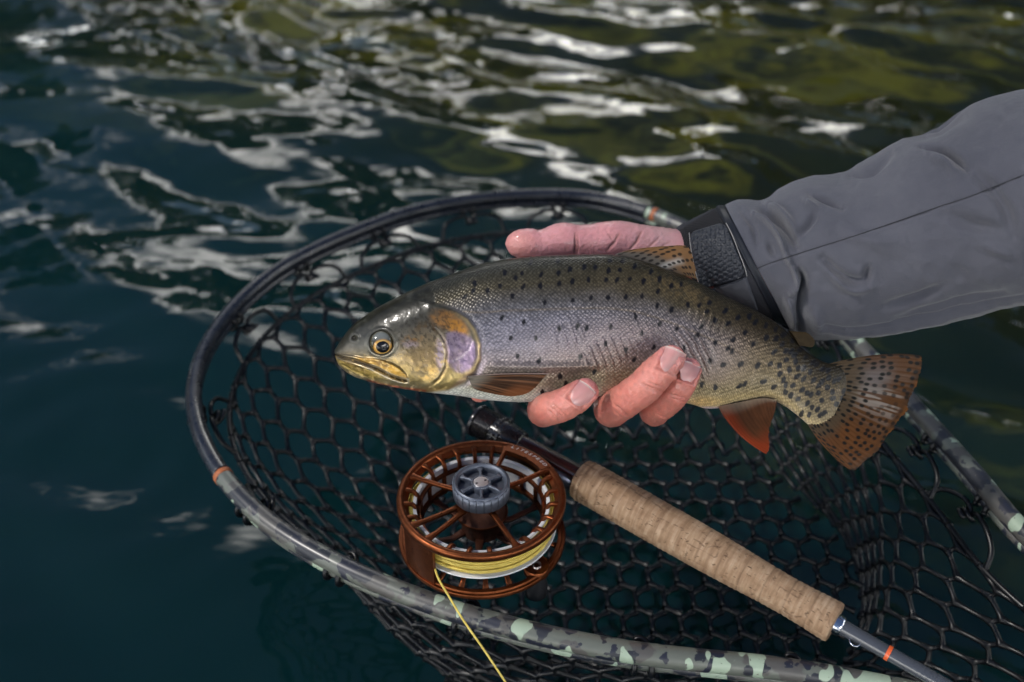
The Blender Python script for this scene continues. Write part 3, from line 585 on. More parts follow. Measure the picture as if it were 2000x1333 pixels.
PECT = [[(912,735),(985,730),(1071,729.5)],[(915,740),(990,737),(1064,736)],[(917,744),(985,748),(1052,750)],[(919,748),(975,757),(1039,763)],[(921,752),(965,765),(1010,774)],[(923,756),(955,767),(982,773)],[(926,760),(945,766),(958,767)]]
_pu = {}
def d_pect(x, y):
    g = fish_front(x[::6, ::6], y[::6, ::6]).reshape(x[::6, ::6].shape); iu = np.linspace(0, g.shape[0] - 1, x.shape[0]); iv = np.linspace(0, g.shape[1] - 1, x.shape[1])
    a = np.stack([np.interp(iv, np.arange(g.shape[1]), row) for row in g]); return np.stack([np.interp(iu, np.arange(g.shape[0]), a[:, j]) for j in range(a.shape[1])], 1) - .0016
def c_pect(x, y, u, v):
    n = fbm(u * 16, v * 3, 131); c = np.zeros(x.shape + (3,)) + np.array((.135,.062,.030)); c *= (.35 + 1.2 * sstep(.25, .75, vnoise(u * 26, v * 1.5, 135)) * (.5 + n))[..., None] * .8
    c = mixc(c, (.22,.20,.16), .8 * (1 - sstep(.1, .45, v + .25 * u))); c = mixc(c, (.24,.085,.03), .7 * sstep(.55, .8, v) * sstep(.2, .5, u)); c = mixc(c, (.45,.34,.30), .7 * (1 - sstep(0, .05, u)))
    return c
fin('pectoral_fin', PECT, d_pect, c_pect, 90, 60, 12, .4, 1.5, .4, 1)
ADIP = [[(1540,646),(1556,648),(1574,649)],[(1546,654),(1568,653),(1584,656)],[(1552,663),(1572,662),(1591,667)],[(1556,670),(1572,671),(1590,675)],[(1560,676),(1572,677),(1585,679)]]
fin('adipose_fin', ADIP, lambda x, y: fish_depth(x) + 0 * x, lambda x, y, u, v: np.zeros(x.shape + (3,)) + np.array((.045,.03,.014)) * (.5 + fbm(u * 6, v * 6, 3))[..., None], 24, 20, 4, .1, 3, 1, .5)

# ================================================================== THE PERSON: hand, cuff and jacket sleeve
ARM = [((1417,403),(1540,640)),((1446,393),(1562,652)),((1486,389),(1592,662)),((1527,366),(1626,663)),((1575,348),(1666,660)),((1644,334),(1722,655)),((1690,310),(1786,646)),((1745,281),(1848,635)),((1810,257),(1907,622)),((1860,232),(1955,610)),((1907,204),(2000,599)),((1956,188),(2050,588)),((2000,179),(2100,578)),((2110,160),(2210,556)),((2300,120),(2400,520)),((2600,60),(2700,470))]
person = thing('person', 'person\'s hand in a grey jacket sleeve with black cuff cradling the trout', 'person', W(1450, 520, 0.57))
def loft(pairs, n, k, dfun, ratio, disp=None, ph=0.0, sq=0.95):
    T = np.array([p[0] for p in pairs], float); B = np.array([p[1] for p in pairs], float)
    K = np.r_[0, np.cumsum(np.linalg.norm(np.diff((T + B) / 2, axis=0), axis=1))]; K /= K[-1]; s = np.linspace(0, 1, n)
    def ip(Pp):
        m = np.zeros_like(Pp); dk = np.diff(K)[:, None]; sl = np.diff(Pp, axis=0) / dk
        m[1:-1] = (sl[:-1] * dk[1:] + sl[1:] * dk[:-1]) / (dk[1:] + dk[:-1]); m[0] = sl[0]; m[-1] = sl[-1]
        i = np.clip(np.searchsorted(K, s, side='right') - 1, 0, len(K) - 2); h = (K[i+1] - K[i])[:, None]; u = ((s - K[i]) / (K[i+1] - K[i]))[:, None]
        return (2*u**3-3*u**2+1)*Pp[i] + (u**3-2*u**2+u)*h*m[i] + (-2*u**3+3*u**2)*Pp[i+1] + (u**3-u**2)*h*m[i+1]
    Tt, Bb = ip(T), ip(B); a = np.arange(k) / k * 2 * np.pi
    q = Tt[:, None] + (Bb - Tt)[:, None] * ((1 - np.cos(a)) / 2)[None, :, None]
    d = dfun((Tt[:, 0] + Bb[:, 0]) / 2)[:, None] + 0 * a
    h = np.linalg.norm(Tt - Bb, axis=1) / 2 * d[:, 0] / F
    thk = (h * ratio)[:, None] * np.sign(np.sin(a)) * np.abs(np.sin(a)) ** sq
    V = np.where(thk[..., None] > 0, W(q[..., 0], q[..., 1], d - np.maximum(thk, 0)), W(q[..., 0], q[..., 1], d) - FW * thk[..., None])
    if disp is not None:
        x, y, _ = proj(V); nf = V - W(q[..., 0], q[..., 1], d)
        cen = W((Tt[:, 0] + Bb[:, 0]) / 2, (Tt[:, 1] + Bb[:, 1]) / 2, d[:, 0]); out = V - cen[:, None]; out /= np.linalg.norm(out, axis=2, keepdims=True)
        V = V + out * (disp(x, y, a[None, :] + 0 * x) / 1000)[..., None]
    return V
dsl = lambda x: np.interp(x, [1300, 1480, 1700, 2050, 2700], [.575, .572, .548, .510, .43])
FOLDS = [ # polyline, width px, amplitude mm (ridge + / valley -)
 ([(1474,419),(1502,439),(1527,472),(1537,503)], 7, 2.6), ([(1489,412),(1520,432),(1545,462),(1556,486)], 9, -2.6), ([(1500,398),(1530,420),(1553,448)], 9, 1.8), ([(1558,462),(1580,440),(1596,416)], 10, -1.6),
 ([(1448,412),(1470,440),(1480,480)], 9, -1.2), ([(1500,470),(1512,500)], 8, -1.2), ([(1538,505),(1556,535),(1560,556),(1545,572)], 8, 3.6), ([(1549,520),(1567,545),(1566,580),(1561,640)], 9, -4.6), ([(1535,580),(1545,610),(1548,640)], 8, 1.6), ([(1585,600),(1600,640)], 16, 1.5),
 ([(1608,505),(1640,535),(1668,549),(1690,548)], 10, -2.2), ([(1620,530),(1660,562),(1700,560)], 12, 1.6), ([(1697,520),(1690,548)], 9, -1.6), ([(1583,381),(1615,392),(1645,408)], 8, -1.6), ([(1575,398),(1600,412)], 9, 1.4),
 ([(1800,290),(1840,295),(1870,312),(1888,332)], 8, -2.2), ([(1815,310),(1850,322),(1870,345)], 12, 1.4), ([(1660,337),(1700,330),(1740,300)], 10, -1.6), ([(1810,262),(1850,245),(1890,225)], 12, -1.4),
 ([(1730,600),(1790,585),(1840,560)], 12, -1.6), ([(1750,625),(1850,600),(1960,575)], 10, -1.3), ([(1850,420),(1900,440),(1950,450)], 18, -1.6), ([(1900,330),(1960,400),(1980,460)], 16, -1.6), ([(1920,480),(1980,500)], 14, 1.2), ([(1630,440),(1700,470),(1760,465)], 22, 1.2), ([(1590,640),(1650,650),(1760,640),(1900,612),(2000,590)], 5, 0.9), ([(1590,629),(1650,639),(1760,629),(1900,602),(2000,580)], 3, -0.7)]
def d_sleeve(x, y, a):
    z = 4.5 * (fbm(x / 75 + 3, y / 60, 141, 3) - .5) + 0.5 * (fbm(x / 16, y / 16, 145, 3) - .5)
    fr = np.sin(a) > -0.05
    for ln, wd, am in FOLDS:
        d, _, p = pdist(x, y, spline(ln, 10)); z = z + am * 2.6 * np.exp(-(d / (wd * .78)) ** 2) * np.sin(np.clip(p, .04, .96) * np.pi) ** .5 * fr
    d, sd, _ = pdist(x, y, SEAM); z = z + fr * (0.5 * sstep(0, 3, d * sd) * np.exp(-d / 25) - 0.5 * np.exp(-(d / 1.6) ** 2))
    return z
SEAM = spline([(1478,525),(1505,514),(1535,504),(1590,486),(1648,468),(1720,444),(1786,421),(1840,402),(1887,387),(1940,366),(2000,342),(2100,305)], 60)
sv = loft(ARM, 560, 300, dsl, 0.92, d_sleeve)
# puckered opening and hollow far end
m_slv, t, b = mat('jacket_fabric', (0.165, 0.165, 0.19), 0.72, spec=0.25); b.inputs['Sheen Weight'].default_value = 0.25; b.inputs['Sheen Roughness'].default_value = 0.5
n_ = noise_node(t, 14, 7.0, .62); r_ = ramp(t, n_.outputs[0], [(0.3, (0.052, 0.054, 0.072)), (0.7, (0.084, 0.085, 0.104))]); L(t, r_.outputs[0], b.inputs['Base Color'])
wv = noise_node(t, 2200, 2.0); bw1 = bump(t, b, wv.outputs[0], 0.55, 0.0008); wv2 = noise_node(t, 60, 4.0, .55); bump(t, b, wv2.outputs[0], .30, .003, bw1)
sleeve = MB().add(sv, gridq(560, 300, True)).obj('jacket_sleeve', m_slv, person)
_gx, _gy, _gd = proj(sv[:400, :150].reshape(-1, 3))
def surf_depth(gx, gy, gd, x, y):
    x = np.asarray(x, float); sh = x.shape; x = x.ravel(); y = np.asarray(y, float).ravel(); out = np.zeros(len(x))
    for i in range(len(x)):
        d2 = (gx - x[i]) ** 2 + (gy - y[i]) ** 2; k = np.argpartition(d2, 4)[:4]; wgt = 1 / (d2[k] + .3); out[i] = (gd[k] * wgt).sum() / wgt.sum()
    return out.reshape(sh)
m_thr, _, _ = mat('dark_thread', (0.02, 0.02, 0.026), 0.8)
sd = surf_depth(_gx, _gy, _gd, SEAM[:, 0], SEAM[:, 1]) - .0003
MB().add(*tube(W(SEAM[:, 0], SEAM[:, 1], sd), 0.00028, 6)).obj('seam', m_thr, sleeve)
# rubber trim round the sleeve opening
m_rub, t, b = mat('cuff_rubber', (0.014, 0.016, 0.022), 0.42, spec=.25); rough_noise(t, b, .35, .55, 200)
TRIM = [((1399,406),(1512,622)),((1401,403),(1514,628)),((1408,401.5),(1523,632)),((1415,402),(1532,636)),((1418,404),(1537,637))]
tv = loft(TRIM, 14, 160, dsl, 0.955); MB().add(tv, gridq(14, 160, True)).obj('cuff_trim', m_rub, person)
# cuff tunnel, loop strip and grip tab
m_cuf, t, b = mat('cuff_fabric', (0.03, 0.031, 0.038), 0.8, spec=.2); wv = noise_node(t, 1500, 2.0); bump(t, b, wv.outputs[0], 0.4, 0.0006)
CUFF = [((1319,449),(1412,588)),((1321,446),(1416,592)),((1345,432),(1440,606)),((1372,418),(1468,616)),((1398,407),(1500,626)),((1416,410),(1530,632))]
cv = loft(CUFF, 90, 180, dsl, 0.95); MB().add(cv, gridq(90, 180, True)).obj('cuff', m_cuf, person)
civ = loft([((1319,449),(1412,588)),((1318,450),(1411,587)),((1322,455),(1412,582)),((1360,440),(1445,590))], 20, 100, dsl, 0.93); MB().add(civ, gridq(20, 100, True)).obj('cuff_lining', m_rub, person)
_cx, _cy, _cd = proj(cv[:, :90].reshape(-1, 3))
def patch(corners, n, m, off, relief=None, thick=1.0, roundr=0.0):
    """quad patch (px corners: 00,10,11,01) laid on the cuff surface with its own thickness"""
    c = np.asarray(corners, float); u = np.linspace(0, 1, n)[:, None, None]; v = np.linspace(0, 1, m)[None, :, None]
    if roundr:
        U, Vv = np.meshgrid(np.linspace(-1, 1, n), np.linspace(-1, 1, m), indexing='ij'); rr = roundr
        def sq(x, y): 
            k = np.clip((np.abs(y) - (1 - rr)) / rr, 0, 1); return x * (1 - rr * (1 - np.sqrt(1 - k ** 2)))
        u = ((sq(U, Vv) + 1) / 2)[..., None]; v = ((sq(Vv, U) + 1) / 2)[..., None]
    q = (1-u)*(1-v)*c[0] + u*(1-v)*c[1] + u*v*c[2] + (1-u)*v*c[3]
    ds = slice(None, None, 6); q6 = q[::6, ::6]; g = surf_depth(_cx, _cy, _cd, q6[..., 0], q6[..., 1])
    iu = np.arange(n) / 6.0; iv = np.arange(m) / 6.0
    a = np.stack([np.interp(iv, np.arange(g.shape[1]), row) for row in g]); d = np.stack([np.interp(iu, np.arange(g.shape[0]), a[:, j]) for j in range(m)], 1) - off / 1000
    uu, vv_ = np.meshgrid(np.linspace(0, 1, n), np.linspace(0, 1, m), indexing='ij'); e = np.minimum(np.minimum(uu, 1-uu) * n, np.minimum(vv_, 1-vv_) * m)
    z = thick * sstep(-.5, 3, e)
    if relief is not None: z = z + relief(uu, vv_) * sstep(1, 4, e)
    V = W(q[..., 0], q[..., 1], d) - FW * (z / 1000)[..., None]; Vb = W(q[..., 0], q[..., 1], d) + FW * .0008
    nn = n * m; G = gridq(n, m); i1 = np.arange(m); i2 = (n-1)*m + i1; j1 = np.arange(n) * m; j2 = j1 + m - 1; bd = np.r_[i1, j2[1:], i2[::-1][1:], j1[::-1][1:-1]]; bn = np.roll(bd, -1)
    return MB().add(np.vstack([V.reshape(-1, 3), Vb.reshape(-1, 3)]), np.vstack([G[:, ::-1], G + nn, np.stack([bd, bn, bn+nn, bd+nn], -1)[:, ::-1]]))
m_loop, t, b = mat('loop_strip', (0.012, 0.012, 0.015), 0.95); nn_ = noise_node(t, 1800, 3.0); bump(t, b, nn_.outputs[0], 1.0, 0.0016)
patch([(1327,449),(1396,409),(1419,438),(1342,458)], 60, 40, .3, lambda u, v: .35 * np.sin(u * 55 + v * 20) * np.sin(v * 38), .8).obj('loop_strip', m_loop, person)
patch([(1327,449),(1345,450),(1364,560),(1348,540)], 24, 60, .2, lambda u, v: .3 * np.sin(u * 20) * np.sin(v * 70), .8).obj('loop_strip', m_loop, person)
def tri_relief(u, v):
    x, y = u * 9.2, v * 13.0; s = 0
    for k in range(3):
        a = math.pi * k / 3 + 0.25; q = x * math.cos(a) + y * math.sin(a); s = s + np.exp(-((q % 1.0 - .5) / .16) ** 2)
    n = fbm(u * 34, v * 48, 151, 2); return .55 - .75 * np.clip(s, 0, 1) + .7 * (n - .5)
m_tab, t, b = mat('grip_rubber', (0.026, 0.029, 0.037), 0.42, spec=0.3)
patch([(1343,455),(1416,433),(1459,541),(1366,566)], 120, 150, 1.4, tri_relief, 1.3, .22).obj('cuff_tab', m_tab, person)
m_str, t, b = mat('cuff_strap', (0.075, 0.078, 0.092), 0.75, spec=.25); wv = noise_node(t, 2000, 2.0); bump(t, b, wv.outputs[0], .3, .0006)
patch([(1380,568),(1459,541),(1482,606),(1430,622)], 60, 50, .8, None, .9).obj('cuff_strap', m_str, person)
m_st, _, _ = mat('pale_stitch', (0.35, 0.34, 0.33), 0.8)
ed_ = spline([(1346,455),(1350,490),(1356,520),(1365,555)], 40); e2 = spline([(1418,436),(1428,455),(1442,490),(1456,528),(1459,540)], 40)
for ln in (ed_, e2):
    dd_ = surf_depth(_cx, _cy, _cd, ln[:, 0], ln[:, 1]) - .0022; MB().add(*tube(W(ln[:, 0], ln[:, 1], dd_), .00022, 5)).obj('tab_stitching', m_st, person)

# ---- hand: one continuous skin grown from joint chains (pixel x, pixel y, depth m, radius mm)
CH = [
 # finger curled up over the belly, its nail near the pectoral fin
 [(1120,640,.578,11),(1090,720,.578,10),(1070,775,.566,9.5),(1062,800,.545,9.2),(1066,800,.520,9.0),(1082,797,.503,8.6),(1108,787,.4965,8.3),(1128,774,.4955,7.8),(1143,765,.4965,6.9)],
 # longest finger, tip on the flank
 [(1200,640,.580,11),(1195,720,.580,10.5),(1195,775,.568,10),(1193,800,.545,9.6),(1205,793,.517,9.4),(1228,778,.501,9.0),(1262,752,.4905,8.9),(1290,722,.4865,8.4),(1311,702,.4870,7.2)],
 # finger beside it
 [(1265,640,.582,10),(1275,720,.582,9.5),(1280,775,.570,9),(1278,802,.548,8.5),(1284,797,.524,8.2),(1303,784,.509,7.9),(1322,764,.5005,7.6),(1338,740,.4965,7.0),(1346,723,.4975,6.2)],
 # forefinger reaching on below the gills
 [(1080,630,.578,11),(1020,690,.574,9.5),(975,735,.564,8.0),(948,758,.554,7.0),(936,767,.546,5.6)],
 # thumb along the back
 [(1010,476,.552,6.6),(1019,477,.5515,8.3),(1036,478,.551,9.0),(1056,480,.551,8.4),(1078,476,.552,9.6),(1100,472,.553,10.6),(1125,475,.554,10.2),(1155,476,.556,10.8),(1190,473,.558,11.8),(1215,477,.561,13),(1240,486,.563,14.2),(1270,500,.566,17),(1310,512,.570,19)],
 # back of the hand, palm and wrist
 [(1310,512,.570,18),(1350,518,.573,19.5),(1400,520,.575,22),(1460,520,.575,23)],
 [(1310,520,.577,18),(1230,560,.585,16),(1150,610,.587,14),(1100,640,.584,12)],[(1320,530,.582,18),(1270,590,.589,15),(1210,640,.588,12.5)],[(1330,540,.584,17),(1300,590,.589,14),(1268,640,.587,11.5)],[(1270,510,.570,15),(1180,540,.577,13),(1110,590,.579,12),(1080,630,.578,11)],
]
ico = bmesh.new(); bmesh.ops.create_icosphere(ico, subdivisions=3, radius=1.0); IV = np.array([v.co[:] for v in ico.verts]); IT = np.array([[v.index for v in f.verts] for f in ico.faces]); ico.free()
hb = MB()
for ch in CH:
    A = np.array(ch, float); P = W(A[:, 0], A[:, 1], A[:, 2]); S = spline(np.c_[P, A[:, 3] / 1000], 60)
    S = resample(S, 46)
    for s_ in S: hb.add(s_[:3] + IV * s_[3], None, IT)
tmp = hb.obj('hand_tmp', None)
rm = tmp.modifiers.new('r', 'REMESH'); rm.mode = 'VOXEL'; rm.voxel_size = 0.0006
smd = tmp.modifiers.new('s', 'SMOOTH'); smd.factor = 0.5; smd.iterations = 12
dg = bpy.context.evaluated_depsgraph_get(); hm = bpy.data.meshes.new_from_object(tmp.evaluated_get(dg)); bpy.data.objects.remove(tmp)
n = len(hm.vertices); HV = np.empty(n * 3); hm.vertices.foreach_get('co', HV); HV = HV.reshape(-1, 3); HN = np.empty(n * 3); hm.vertices.foreach_get('normal', HN); HN = HN.reshape(-1, 3)
hx, hy, hd = proj(HV); face = -(HN @ FW)                                  # + = facing the photograph's side
near = hd < 0.53
# creases over the joints and fine folds (centre px, direction across the finger, half length, width, depth mm)
CREASE = [((1076,795),(1097,818),1.8,.55),((1080,790),(1104,815),1.5,.5),((1070,800),(1090,822),1.6,.45),
 ((1254,750),(1296,766),1.9,.5),((1261,744),(1298,757),1.5,.38),((1258,757),(1290,769),1.4,.38),((1202,792),(1226,812),1.8,.5),((1198,800),(1218,818),1.5,.35),
 ((1306,769),(1345,780),1.7,.45),((1308,776),(1340,785),1.3,.35),((1275,808),(1305,818),1.6,.4),
 ((1123,455),(1121,500),2.0,.75),((1128,452),(1127,500),1.6,.4),((1185,490),(1212,452),2.0,.45),((1225,495),(1256,448),2.0,.55),((1240,500),(1290,462),1.8,.4),((1180,444),(1200,478),1.6,.3),((1270,490),(1310,470),1.5,.35)]
dz = np.zeros(n)
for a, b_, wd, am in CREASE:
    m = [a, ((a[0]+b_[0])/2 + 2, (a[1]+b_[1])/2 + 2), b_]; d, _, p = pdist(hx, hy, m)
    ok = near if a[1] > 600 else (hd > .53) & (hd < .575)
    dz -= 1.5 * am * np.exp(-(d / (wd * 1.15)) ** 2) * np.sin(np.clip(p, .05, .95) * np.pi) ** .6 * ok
NAILS = [((1135.5,771.5),(27,-33),23.5,21),((1311.5,705),(14,-33),25.5,23),((1345.5,727.5),(13,-31),20,18)]       # centre, direction of the free edge, half length, half width (px)
for c, dr, hl, hw in NAILS:
    dr = np.array(dr, float) / np.hypot(*dr); sx = np.array([-dr[1], dr[0]]); al = (hx - c[0]) * dr[0] + (hy - c[1]) * dr[1]; ac = (hx - c[0]) * sx[0] + (hy - c[1]) * sx[1]
    q = np.maximum(np.abs(ac) / hw, np.where(al < 0, -al / (hl * .98), al / (hl * 1.0)))
    dz -= np.where(near, .75 * (1 - sstep(.86, 1.04, q)), 0); dz += np.where(near, .45 * np.exp(-((q - 1.16) / .10) ** 2) * (al < hl * .7), 0)
dz += 0.5 * (fbm(hx / 5, hy / 5, 161, 3) - .5) + .35 * (fbm(hx / 22, hy / 22, 163, 3) - .5)
HV2 = HV + HN * (dz / 1000)[:, None]
nx = fbm(hx / 30, hy / 30, 165); ny = fbm(hx / 8, hy / 8, 169)
hcol = np.zeros((n, 3)) + np.array((.60, .19, .14)); hcol *= (.62 + .76 * ny)[:, None]; hcol = mixc(hcol, (.58, .13, .10), .55 * sstep(.5, .72, fbm(hx / 17, hy / 17, 173)))
hcol = mixc(hcol, (.70, .27, .22), .8 * nx); tips = np.zeros(n)
for cx_, cy_, rr_ in ((1148,752,26),(1315,688,30),(1348,708,24)): tips = np.maximum(tips, blob(hx, hy, cx_, cy_, rr_, rr_, .6) * near)
hcol = mixc(hcol, (.75, .275, .26), .75 * tips)
thm = (hd > .535) & (hy < 530); hcol = mixc(hcol, (.68, .31, .33), .85 * thm); hcol = mixc(hcol, (.64, .26, .22), .7 * thm * blob(hx, hy, 1012, 478, 30, 26, .8)); hcol = mixc(hcol, (.57,.40,.38), .5 * thm * sstep(1180, 1280, hx) * nx * 1.4)
hcol = mixc(hcol, (.26, .075, .05), .75 * np.clip(-dz * 1.3, 0, 1) * (~((dz < -.5) & near)))  # shade of the creases deepened in the skin colour
hm.vertices.foreach_set('co', (HV2 - np.array(person.location)).ravel()); hm.polygons.foreach_set('use_smooth', np.ones(len(hm.polygons), bool))
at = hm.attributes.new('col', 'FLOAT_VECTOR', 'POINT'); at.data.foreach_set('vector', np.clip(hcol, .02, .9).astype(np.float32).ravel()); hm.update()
m_skin, t, b = mat('skin', rough=0.40, spec=0.5, coat=.45, coat_r=.09, attr='col', sss=0.18, sss_r=(1, .35, .2), sss_s=.0025)
v1 = noise_node(t, 1500, 3.0); v2n = N(t, 'ShaderNodeTexVoronoi', i_Scale=1100.0); c_ = N(t, 'ShaderNodeTexCoord'); L(t, c_.outputs['Object'], v2n.inputs['Vector'])
bp1 = bump(t, b, v1.outputs[0], .45, .0009); bump(t, b, v2n.outputs['Distance'], .18, .0005, bp1)
hm.materials.clear(); hm.materials.append(m_skin); hand = link('hand', hm, person)
# fingernails
m_nail, t, b = mat('fingernail', rough=.32, attr='col', coat=.12, coat_r=.15, sss=.2, sss_s=.0015)
fm = near & (face > .15); nX, nY, nD = hx[fm], hy[fm], proj(HV[fm])[2]
for c, dr, hl, hw in NAILS:
    dr = np.array(dr, float) / np.hypot(*dr); sx = np.array([-dr[1], dr[0]]); u = np.linspace(-1, 1, 25); v = np.linspace(-1, 1, 31); U, Vv = np.meshgrid(u, v, indexing='ij')
    wid = hw * (1 - .16 * np.clip(-Vv, 0, 1) ** 2) ; al = Vv * hl; al = np.where(Vv < 0, al * np.sqrt(np.clip(1 - .85 * U ** 2, 0, 1)) , al * (1 - .13 * U ** 2))
    X_ = c[0] + al * dr[0] + U * wid * sx[0]; Y_ = c[1] + al * dr[1] + U * wid * sx[1]
    g = surf_depth(nX, nY, nD, X_[::4, ::5], Y_[::4, ::5]); 
    co = np.stack([np.ones_like(U), U, Vv, U*U, Vv*Vv, U*Vv], -1); cf = np.linalg.lstsq(co[::4, ::5].reshape(-1, 6), g.ravel(), rcond=None)[0]
    d = co @ cf - .0003 + .0006 * np.abs(U) ** 4
    tkn = .0006
    Vf = W(X_, Y_, d); Vb = W(X_, Y_, d + tkn)
    nc = np.zeros(U.shape + (3,)) + np.array((.62, .30, .28)); nc *= (.92 + .16 * vnoise(U * 3 + 5, Vv * 2, 7))[..., None]
    nc = mixc(nc, (.66, .50, .45), .85 * sstep(.80, .87, Vv - .06 * U * U)); nc = mixc(nc, (.62, .38, .36), .7 * (1 - sstep(-.85, -.6, Vv + .3 * U * U))); nc = mixc(nc, (.44,.2,.18), .5 * sstep(.9, 1, np.abs(U)))
    nn = U.size; G = gridq(25, 31); i1 = np.arange(31); i2 = 24*31 + i1; j1 = np.arange(25) * 31; j2 = j1 + 30; bd = np.r_[i1, j2[1:], i2[::-1][1:], j1[::-1][1:-1]]; bn = np.roll(bd, -1)
    MB().add(np.vstack([Vf.reshape(-1, 3), Vb.reshape(-1, 3)]), np.vstack([G, G[:, ::-1] + nn, np.stack([bd, bn, bn+nn, bd+nn], -1)]), col=np.vstack([nc.reshape(-1, 3)] * 2)).obj('fingernail', m_nail, hand)
# thumbnail, seen edge-on along the top of the thumb
u = np.linspace(-1, 1, 15); v = np.linspace(0, 1, 21); U, Vv = np.meshgrid(u, v, indexing='ij')
tx = 1003 + 52 * Vv; ty = 452.5 - 2.5 * np.sin(Vv * math.pi) + 3.5 * (1 - Vv) ** 4
tb = W(tx, ty, .5515 + U * .0062 * np.sqrt(np.clip(1 - (Vv * 2 - 1) ** 6 * .5, 0, 1))) - UP * (.0035 * U ** 2)[..., None] + UP * .0002
MB().add(np.vstack([tb.reshape(-1, 3), (tb - UP * .0009).reshape(-1, 3)]), np.vstack([gridq(15, 21), gridq(15, 21)[:, ::-1] + 315]), col=np.zeros((630, 3)) + np.array((.62, .50, .47))).obj('fingernail', m_nail, hand)
REEL_TX, REEL_TY = -3.5, 0.0

# ================================================================== FLY REEL (local frame: axis = +Z, angle 0 = +X)
ZR = 0.132
REEL_C = onz(941, 1006, ZR)
reel = thing('fly_reel', 'copper brown fly reel wound with yellow line, grey drag knob on top', 'fishing reel', REEL_C, local=True)
reel.rotation_euler = (R(REEL_TX), R(REEL_TY), 0)
m_cop, t, b = mat('anodised_copper', (0.30, 0.105, 0.040), 0.34, metal=0.9); rough_noise(t, b, .26, .44, 300)
n_ = noise_node(t, 400, 4.0); r_ = ramp(t, n_.outputs[0], [(0.35, (0.15, 0.042, 0.014)), (0.7, (0.20, 0.060, 0.021))]); L(t, r_.outputs[0], b.inputs['Base Color'])
m_dcop, t, b = mat('dark_copper', (0.085, 0.030, 0.016), 0.5, metal=.6); sp_ = noise_node(t, 2500, 2.0); r_ = ramp(t, sp_.outputs[0], [(0.6, (0.075, 0.026, 0.014)), (0.78, (0.16, 0.09, 0.06))]); L(t, r_.outputs[0], b.inputs['Base Color'])
m_gry, t, b = mat('grey_anodised', (0.12, 0.135, 0.17), 0.42, metal=.6); rough_noise(t, b, .36, .5, 500)
m_slv2, t, b = mat('bright_steel', (0.62, 0.62, 0.63), 0.22, metal=1.0)
m_blk, t, b = mat('black_plastic', (0.012, 0.012, 0.014), 0.38); rough_noise(t, b, .28, .5, 250)
RO, ZF, ZB = 0.0465, 0.0150, -0.0135
def lobj(name, V, Q, T=None, m=None, parent=reel, sharp=35, rot=0):
    o = MB().add(V, Q, T).obj(name, m, parent, sharp=sharp); o.rotation_euler.z = R(rot); return o
lobj('front_ring', *lathe([(RO-.0042,ZF-.0008),(RO-.0036,ZF+.0004),(RO-.0022,ZF+.0010),(RO-.0006,ZF+.0006),(RO,ZF-.0006),(RO,ZF-.0030),(RO-.0007,ZF-.0036),(RO-.0030,ZF-.0036),(RO-.0042,ZF-.0024)], 160, True), m=m_cop, sharp=50)
lobj('inner_lip', *lathe([(RO-.0062,ZF-.0030),(RO-.0042,ZF-.0012),(RO-.0042,ZF-.0028),(RO-.0060,ZF-.0046)], 160, True), m=m_cop)
lobj('rear_ring', *lathe([(RO-.0040,ZB+.0002),(RO-.0036,ZB+.0012),(RO-.0016,ZB+.0012),(RO-.0012,ZB+.0002),(RO+.0002,ZB+.0002),(RO+.0006,ZB-.0006),(RO+.0004,ZB-.0022),(RO-.0010,ZB-.0030),(RO-.0040,ZB-.0024)], 160, True), m=m_cop, sharp=40)
def rbar(path, w_, h_):
    """bar of rounded-rectangle section along a path in the X-Z plane"""
    P = np.asarray(path, float); t_ = np.gradient(P, axis=0); t_ /= np.linalg.norm(t_, axis=1, keepdims=True); side = np.array([0, 1.0, 0]); nrm = np.cross(t_, side)
    c = .32; sec = [(-1+c,-1),(1-c,-1),(1,-1+c),(1,1-c),(1-c,1),(-1+c,1),(-1,1-c),(-1,-1+c)]
    w_ = np.broadcast_to(w_, (len(P),)); h_ = np.broadcast_to(h_, (len(P),))
    V = np.stack([P + side * (a * w_ / 2)[:, None] + nrm * (b_ * h_ / 2)[:, None] for a, b_ in sec], 1).reshape(-1, 3); Q = gridq(len(P), 8, True)
    k = len(P) * 8; return V, np.vstack([Q, [[0,7,4,3],[0,3,2,1],[7,6,5,4]], [[k-8+0,k-8+3,k-8+4,k-8+7],[k-8,k-8+1,k-8+2,k-8+3],[k-8+4,k-8+5,k-8+6,k-8+7]]]), None
RA = 0.0352                                                               # arbor radius
SPK = [158, 212, 230, 297, 30, 71]
bar_me = MB().add(*rbar([(RO-.0036,0,ZF-.0016),(RO-.0062,0,ZF-.0016),(RO-.0084,0,ZF-.0021),(RA+.0012,0,ZF-.0042),(RA,0,ZF-.0075),(RA,0,ZF-.0092)], [.0034,.0025,.0022,.0022,.0022,.0026], .0022)).data('rung', m_cop); bar_me.set_sharp_from_angle(angle=R(40))
for k in range(24):
    a = 7.5 + k * 15
    if min(abs((a - s + 180) % 360 - 180) for s in SPK) < 6.0 or 34 < a < 68 or 214 < a < 228: continue
    o = link('rung', bar_me, reel); o.rotation_euler.z = R(a)
sp_me = MB().add(*rbar([(.0090,0,ZF-.0020),(.0150,0,ZF-.0016),(.0260,0,ZF-.0016),(.0360,0,ZF-.0012),(.0408,0,ZF-.0008),(RO-.0030,0,ZF-.0012)], [.0040,.0030,.0025,.0026,.0034,.0070], [.0026,.0024,.0022,.0022,.0026,.0026])).data('spoke', m_cop); sp_me.set_sharp_from_angle(angle=R(40))
for a in SPK: o = link('spoke', sp_me, reel); o.rotation_euler.z = R(a)
lobj('spoke_web', *arcplate(.0115, .0165, 211, 231, ZF-.0028, ZF-.0006), m=m_cop)
plate = lobj('lettered_plate', *arcplate(.0388, RO-.0010, 31, 71, ZF-.0012, ZF+.0007, 40), m=m_cop)
